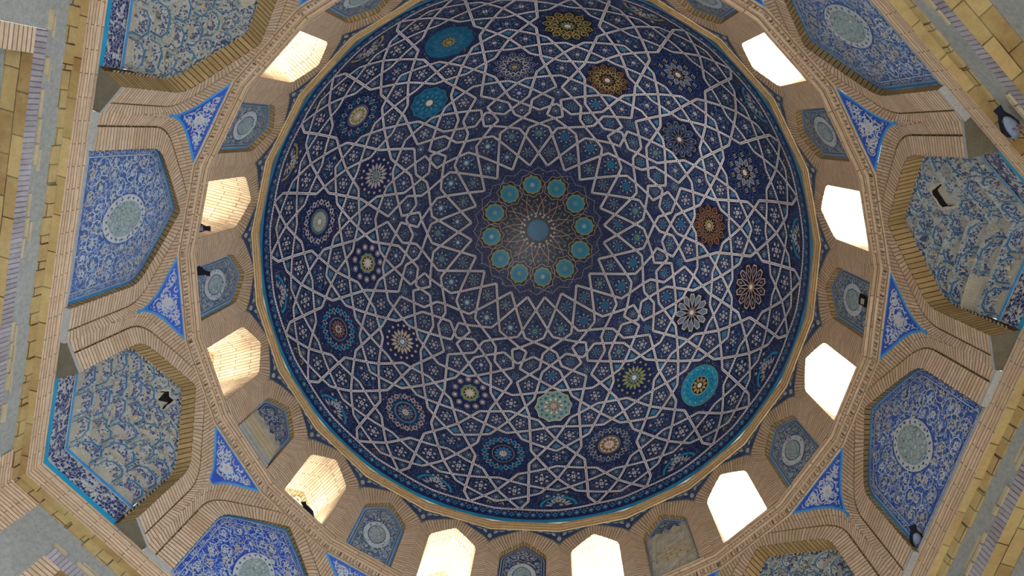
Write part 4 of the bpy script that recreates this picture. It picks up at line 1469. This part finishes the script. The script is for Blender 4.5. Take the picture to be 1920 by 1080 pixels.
# tile spandrels between the broad arches
SDIR = {0.5: 'upper left', 2.5: 'left', 4.5: 'lower left, its tip broken away', 6.5: 'at the bottom left edge', 8.5: 'below the bottom edge',
        10.5: 'at the bottom right edge', 12.5: 'lower right', 14.5: 'right', 16.5: 'upper right', 18.5: 'at the top right edge', 20.5: 'beyond the top edge', 22.5: 'at the top left edge'}
ob_cl = [(s, z) for s, z in outer_big if z <= 10.05]
for k in range(12):
    i = 0.5 + 2 * k
    # rows of equal height: distance of the arch line from the corner
    zs_ = [9.08 + (10.0 - 9.08) * q / 12 for q in range(13)]
    tipcut = 4 if i == 4.5 else 0
    def edge(z, sg):
        s = interp_half(outer_big, z)
        return P(i + sg * -1, sg * s, DA + .002, z) if False else (P(i - 1, s, DA + .001, z) if sg < 0 else P(i + 1, -s, DA + .001, z))
    Lp = [edge(z, -1) for z in zs_]; Rp = [edge(z, 1) for z in zs_]
    root = thing('spandrel_tile_panel', (Lp[0] + Rp[0]) / 2, 'cobalt triangular tile spandrel with white blossoms, ' + SDIR[i], 'tile spandrel', 'cobalt spandrels between the broad arches')
    def fn(x, y, off, Lp=Lp, Rp=Rp, i=i):
        t = (y - 9.08) / .92 * 12; q = max(0, min(11, int(t))); f = t - q
        a = Lp[q].lerp(Lp[q + 1], f); b = Rp[q].lerp(Rp[q + 1], f)
        Dm = ((a + b) / 2 - Vector((0, 0, y))).length
        p = P(i, x, Dm, y)
        nrm = P(i, 0, 1, 0) - P(i, 0, 0, 0)
        return p - nrm * off
    halfw = [(Lp[q] - Rp[q]).length / 2 for q in range(13)]
    mb = MB()
    for q in range(tipcut, 12):
        mb.face([Lp[q], Rp[q], Rp[q + 1], Lp[q + 1]], 'grnd_bright')
    mb.build('panel_ground', root)
    if tipcut:
        mb = MB()
        for q in range(0, tipcut): mb.face([Lp[q], Rp[q], Rp[q + 1], Lp[q + 1]], 'old_plaster')
        tag(mb.build('broken_tip', root), 'bare crumbled plaster tip')
    poly = [(halfw[q], zs_[q]) for q in range(tipcut, 13)] + [(-halfw[q], zs_[q]) for q in range(12, max(tipcut, 1) - 1, -1)]
    if tipcut == 0: poly = poly
    b = Draw(fn)
    def shr(poly, d):
        # shrink towards the inside following the curved sides
        out = []
        n_ = len(poly)
        return inset(poly, d)
    pr_ = [(max(0, halfw[q] - .045), zs_[q] + .02) for q in range(tipcut + 2, 12)] + [(-max(0, halfw[q] - .045), zs_[q] + .02) for q in range(11, tipcut + 1, -1)]
    side_r = [(halfw[q] - .016, zs_[q]) for q in range(max(1, tipcut), 13)]
    b.line(side_r, .034, 'border_blue', .004); b.line([(-x, y) for x, y in side_r], .034, 'border_blue', .004)
    b.line([(-halfw[12] + .02, 9.985), (halfw[12] - .02, 9.985)], .026, 'border_blue', .004)
    b.mb.build('border', root)
    sc = Draw(fn)
    scrolls(sc, pr_, int(i * 11), ['scroll', 'scroll', 'pale'], .006, .17, .014, None, 0.0)
    scrolls(sc, pr_, int(i * 13), ['scroll'], .0075, .26, .012, None, 0.0)
    sc.petals(0, 9.74, .02, .10, .07, 6, 'scroll', .009); sc.disc(0, 9.74, .035, 'pink', .011, 10)
    sc.mb.build('blossoms', root)

# ------------------------------------------------------------------ hexagonal hall: beam and walls
hexi = [1.5, 5.5, 9.5, 13.5, 17.5, 21.5]
SIDE = {1.5: 'left', 5.5: 'lower_left', 9.5: 'bottom', 13.5: 'lower_right', 17.5: 'upper_right', 21.5: 'top'}
TT = tan(pi / 6)
for i in hexi:
    mb = MB()
    def bandf(D0, z0, D1, z1, mat, s_lim=None, mb=mb, i=i, swap=False, u0=0.0):
        a0 = D0 * TT if s_lim is None else s_lim; a1 = D1 * TT if s_lim is None else s_lim
        N = 12
        for q in range(N):
            x0, x1 = -a0 + 2 * a0 * q / N, -a0 + 2 * a0 * (q + 1) / N
            y0, y1 = -a1 + 2 * a1 * q / N, -a1 + 2 * a1 * (q + 1) / N
            L = hypot(D1 - D0, z1 - z0)
            mb.face([P(i, x0, D0, z0), P(i, x1, D0, z0), P(i, y1, D1, z1), P(i, y0, D1, z1)], mat, [(u0, x0), (u0, x1), (u0 + L, y1), (u0 + L, y0)])
    bandf(5.26, 7.695, 5.137, 7.695, 'brick')
    bandf(5.137, 7.695, 5.137, 7.60, 'brick_beam')
    bandf(5.137, 7.60, 5.130, 7.598, 'brick_beam')
    bandf(5.130, 7.598, 5.130, 7.39, 'brick_beam', u0=.1)
    bandf(5.130, 7.39, 5.24, 7.385, 'ochre_stone', u0=.1)
    tag(mb.build('trim_%d' % (3 + hexi.index(i))), 'buff brick beam along the top of the %s wall' % SIDE[i].replace('_', ' '), 'beam', kind='structure')

    wl = thing('wall_' + SIDE[i], P(i, 0, 5.24, Z_FLOOR), 'plastered %s wall with a brick-framed recess' % SIDE[i].replace('_', ' '), 'wall', kind='structure')
    mb = MB()
    fnP = lambda s, D, z, i=i: P(i, s, D, z)
    WD = 5.24; hwid = WD * TT
    def quad(s0, s1, z0, z1, D, mat, vert=False, mb=None, i=i, N=6):
        for q in range(N):
            x0, x1 = s0 + (s1 - s0) * q / N, s0 + (s1 - s0) * (q + 1) / N
            uv = [(z0, x0), (z0, x1), (z1, x1), (z1, x0)] if not vert else [(x0, z0), (x1, z0), (x1, z1), (x0, z1)]
            mb.face([P(i, x0, D, z0), P(i, x1, D, z0), P(i, x1, D, z1), P(i, x0, D, z1)], mat, uv)
    FR = 1.86; FO = 2.10; ZF0, ZF1 = 6.83, 6.99
    quad(-hwid, hwid, ZF1, 7.388, WD, 'plaster', mb=mb)
    quad(-hwid, -FO, Z_FLOOR, ZF1, WD, 'plaster', mb=mb); quad(FO, hwid, Z_FLOOR, ZF1, WD, 'plaster', mb=mb)
    mb.build('plaster_face', wl)
    # ochre stone course just below the beam: irregular blocks
    mb = MB(); rg = random.Random(int(i)); s = -hwid + .05
    while s < hwid - .1:
        L = min(rg.uniform(.26, .44), hwid - s)
        mb.box(fnP, s, s + L - .012, WD - .012 - rg.uniform(0, .022), WD + .02, 7.275 + rg.uniform(-.02, .025), 7.388, 'ochre_stone')
        s += L
    mb.build('stone_course', wl)
    # brick frame round the recess
    mb = MB()
    for (s0, s1, z0, z1, vert) in ((-FO, FO, ZF0, ZF1, False), (-FO, -FR, Z_FLOOR, ZF0, True), (FR, FO, Z_FLOOR, ZF0, True)):
        if vert: quad(s0, s1, z0, z1, WD - .012, 'brick', mb=mb, N=2)
        else: quad(s0, s1, z0, z1, WD - .012, 'brick_grey', vert=True, mb=mb, N=16)
    mb.face([P(i, -FO, WD - .012, ZF1), P(i, FO, WD - .012, ZF1), P(i, FO, WD + .01, ZF1), P(i, -FO, WD + .01, ZF1)], 'brick_grey')
    mb.build('brick_frame', wl)
    # recess
    mb = MB(); RD = 5.50
    for (a, b_) in (((-FR, ZF0), (FR, ZF0)),):
        for q in range(8):
            x0, x1 = -FR + 2 * FR * q / 8, -FR + 2 * FR * (q + 1) / 8
            mb.face([P(i, x0, WD - .012, ZF0), P(i, x1, WD - .012, ZF0), P(i, x1, RD, ZF0), P(i, x0, RD, ZF0)], 'ochre_stone',
                    [(0.04, x0), (0.04, x1), (.40, x1), (.40, x0)])
    for sg in (-1, 1):
        mb.face([P(i, sg * FR, WD - .012, Z_FLOOR), P(i, sg * FR, RD, Z_FLOOR), P(i, sg * FR, RD, ZF0), P(i, sg * FR, WD - .012, ZF0)], 'ochre_stone',
                [(0.04, Z_FLOOR), (.40, Z_FLOOR), (.40, ZF0), (0.04, ZF0)])
    mb.build('recess_reveal', wl)
    mb = MB()
    quad(-FR, FR, 2.2, ZF0, RD, 'plaster', mb=mb)
    quad(-FR, -1.2, Z_FLOOR, 2.2, RD, 'plaster', mb=mb); quad(1.2, FR, Z_FLOOR, 2.2, RD, 'plaster', mb=mb)
    mb.build('recess_back', wl)
    # crumbling cream bricks showing through the plaster above the frame
    mb = MB(); s = -2.3
    while s < 2.3:
        L = rg.uniform(.12, .3)
        if rg.random() < .62:
            z0 = ZF1 + rg.uniform(.0, .03)
            mb.box(fnP, s, s + L - .02, WD - rg.uniform(.012, .035), WD + .02, z0, z0 + rg.uniform(.03, .055), 'cream_brick')
            if rg.random() < .45:
                mb.box(fnP, s + .05, s + L + .05, WD - rg.uniform(.01, .025), WD + .02, z0 + .065, z0 + .065 + rg.uniform(.02, .04), 'cream_brick')
        s += L
    mb.build('exposed_brick', wl)
    # brick quoins in the corner
    mb = MB()
    for sg in (-1, 1):
        cw = (WD - .014) * TT
        x0, x1 = (cw - .42, cw) if sg > 0 else (-cw, -cw + .42)
        quad(x0, x1, Z_FLOOR, 7.36, WD - .014, 'brick_beam', mb=mb, N=2)
    mb.build('corner_brickwork', wl)
    # header above the doorway and the door jambs
# floor, unseen terrace added outside the windows to bounce light in, outer dome shell
mb = MB()
mb.face([P(i + 2, 0, 7.2, Z_FLOOR) for i in [q * 4 + 1.5 for q in range(6)]], 'floor', [(P(q * 4 + 3.5, 0, 7.2, 0).x, P(q * 4 + 3.5, 0, 7.2, 0).y) for q in range(6)])
tag(mb.build('floor'), 'brick paved floor of the hall', 'floor', kind='structure')
mb = MB()
for k in range(24):
    i = k + .5
    t = tan(STEP / 2)
    mb.face([P(i, -6.05 * t, 6.05, 10.08), P(i, 6.05 * t, 6.05, 10.08), P(i, 14 * t, 14, 10.05), P(i, -14 * t, 14, 10.05)], 'terrace')
tag(mb.build('bounce_terrace'), 'unseen roof terrace added to bounce light into the drum windows', 'roof', kind='structure')
mb = MB()
NA = 48
prof = [(6.05, 10.08), (6.05, 12.9), (5.6, 13.1)] + [(5.25 * cos(a), 13.1 + 6.0 * sin(a)) for a in np.linspace(0.02, pi / 2 - .01, 14)]
for (a, z0), (b, z1) in zip(prof, prof[1:]):
    for k in range(NA):
        t0, t1 = PH + 2 * pi * k / NA, PH + 2 * pi * (k + 1) / NA
        kk = int(k // 2)
        if a == 6.05 and z1 > 12 and b == 6.05:
            # leave the window mouths open: bays with odd number
            mid = (PH - (t0 + t1) / 2) % (2 * pi) / STEP
            if int(mid) % 2 == 1 and abs((mid % 1) - .5) < .5: continue
        mb.face([(a * cos(t0), a * sin(t0), z0), (a * cos(t1), a * sin(t1), z0), (b * cos(t1), b * sin(t1), z1), (b * cos(t0), b * sin(t0), z1)], 'terrace')
tag(mb.build('ceiling'), 'outer masonry shell of drum and dome', 'dome shell', kind='structure')


# ------------------------------------------------------------------ pigeons
def loft(mb, rings, mat, n=12):
    """rings: (centre, radius_x, radius_z, direction)"""
    R_ = []
    for c, rx, rz, d in rings:
        d = Vector(d).normalized(); side = d.cross(Vector((0, 0, 1)))
        if side.length < 1e-3: side = Vector((1, 0, 0))
        side.normalize(); up = side.cross(d).normalized()
        R_.append([Vector(c) + side * rx * cos(2 * pi * k / n) + up * rz * sin(2 * pi * k / n) for k in range(n)])
    for a, b in zip(R_, R_[1:]):
        for k in range(n): mb.face([a[k], a[(k + 1) % n], b[(k + 1) % n], b[k]], mat)
    mb.face(R_[0], mat); mb.face(list(reversed(R_[-1])), mat)


def pigeon(loc, heading, label, light=False):
    """heading: horizontal direction the bird faces"""
    root = thing('pigeon', loc, label, 'pigeon')
    h = Vector(heading).normalized(); sd = h.cross(Vector((0, 0, 1))).normalized(); up = Vector((0, 0, 1)); L0 = Vector(loc)
    q = lambda x, y, z: L0 + h * x + sd * y + up * z
    body = MB()
    loft(body, [(q(-.12, 0, .085), .012, .012, h), (q(-.08, 0, .09), .045, .035, h), (q(-.02, 0, .10), .062, .055, h), (q(.05, 0, .115), .062, .058, h),
                (q(.10, 0, .14), .045, .045, h * .7 + up * .6), (q(.125, 0, .185), .026, .026, h * .3 + up), (q(.13, 0, .215), .024, .026, h * .4 + up), (q(.14, 0, .238), .020, .02, h * .6 + up), (q(.15, 0, .25), .006, .006, h * .6 + up)],
         'feather_grey' if light else 'feather_dark')
    ob = body.build('body', root, smooth=True, weld=True)
    wg = MB()
    for s in (-1, 1):
        loft(wg, [(q(.08, s * .055, .125), .010, .03, h), (q(.0, s * .066, .115), .012, .045, h), (q(-.09, s * .05, .095), .010, .03, h), (q(-.17, s * .025, .08), .004, .008, h)], 'feather_dark', 8)
    wg.build('wings', root, smooth=True)
    tl = MB()
    loft(tl, [(q(-.09, 0, .09), .028, .012, h), (q(-.16, 0, .08), .034, .007, h), (q(-.235, 0, .07), .042, .004, h)], 'feather_dark', 8)
    tl.build('tail', root)
    bk = MB(); loft(bk, [(q(.155, 0, .228), .008, .007, h), (q(.185, 0, .222), .002, .002, h)], 'feather_dark', 6); bk.build('beak', root)
    for s in (-1, 1):
        lg = MB(); loft(lg, [(q(.01, s * .022, .07), .006, .006, up), (q(.012, s * .022, .012), .004, .004, up)], 'pigeon_leg', 6)
        for a in (-.5, 0, .5, pi):
            dv = h * cos(a) + sd * sin(a)
            e = q(.012, s * .022, .006)
            loft(lg, [(e, .004, .004, dv), (e + dv * .03, .002, .002, dv)], 'pigeon_leg', 5)
        lg.build('leg', root)
    return root


def dirv(i, ds, dD): return P(i, ds, dD, 0) - P(i, 0, 0, 0)


pigeon(P(1.5, .30, 5.03, 10.245), dirv(1.5, .25, 1), 'pigeon on the sill of the left window, only its grey tail and back showing', True)
pigeon(P(5.5, .12, 5.02, 10.245), dirv(5.5, 1, .6), 'dark pigeon on the sill of the lower left window with the pierced lattice')
pigeon(P(2.5, -.36, 4.995, 10.245), dirv(2.5, -.2, 1), 'black pigeon in the corner of the small far left tile panel')
pigeon(P(13.5, -.86, 5.165, 7.735), dirv(13.5, -.7, .6), 'grey pigeon at the foot of the large lower right tile panel', True)
pigeon(P(17.5, -1.47, 5.10, 6.99), dirv(17.5, -1, .0), 'large dark pigeon with pale wing perched on the upper right wall frame', True)
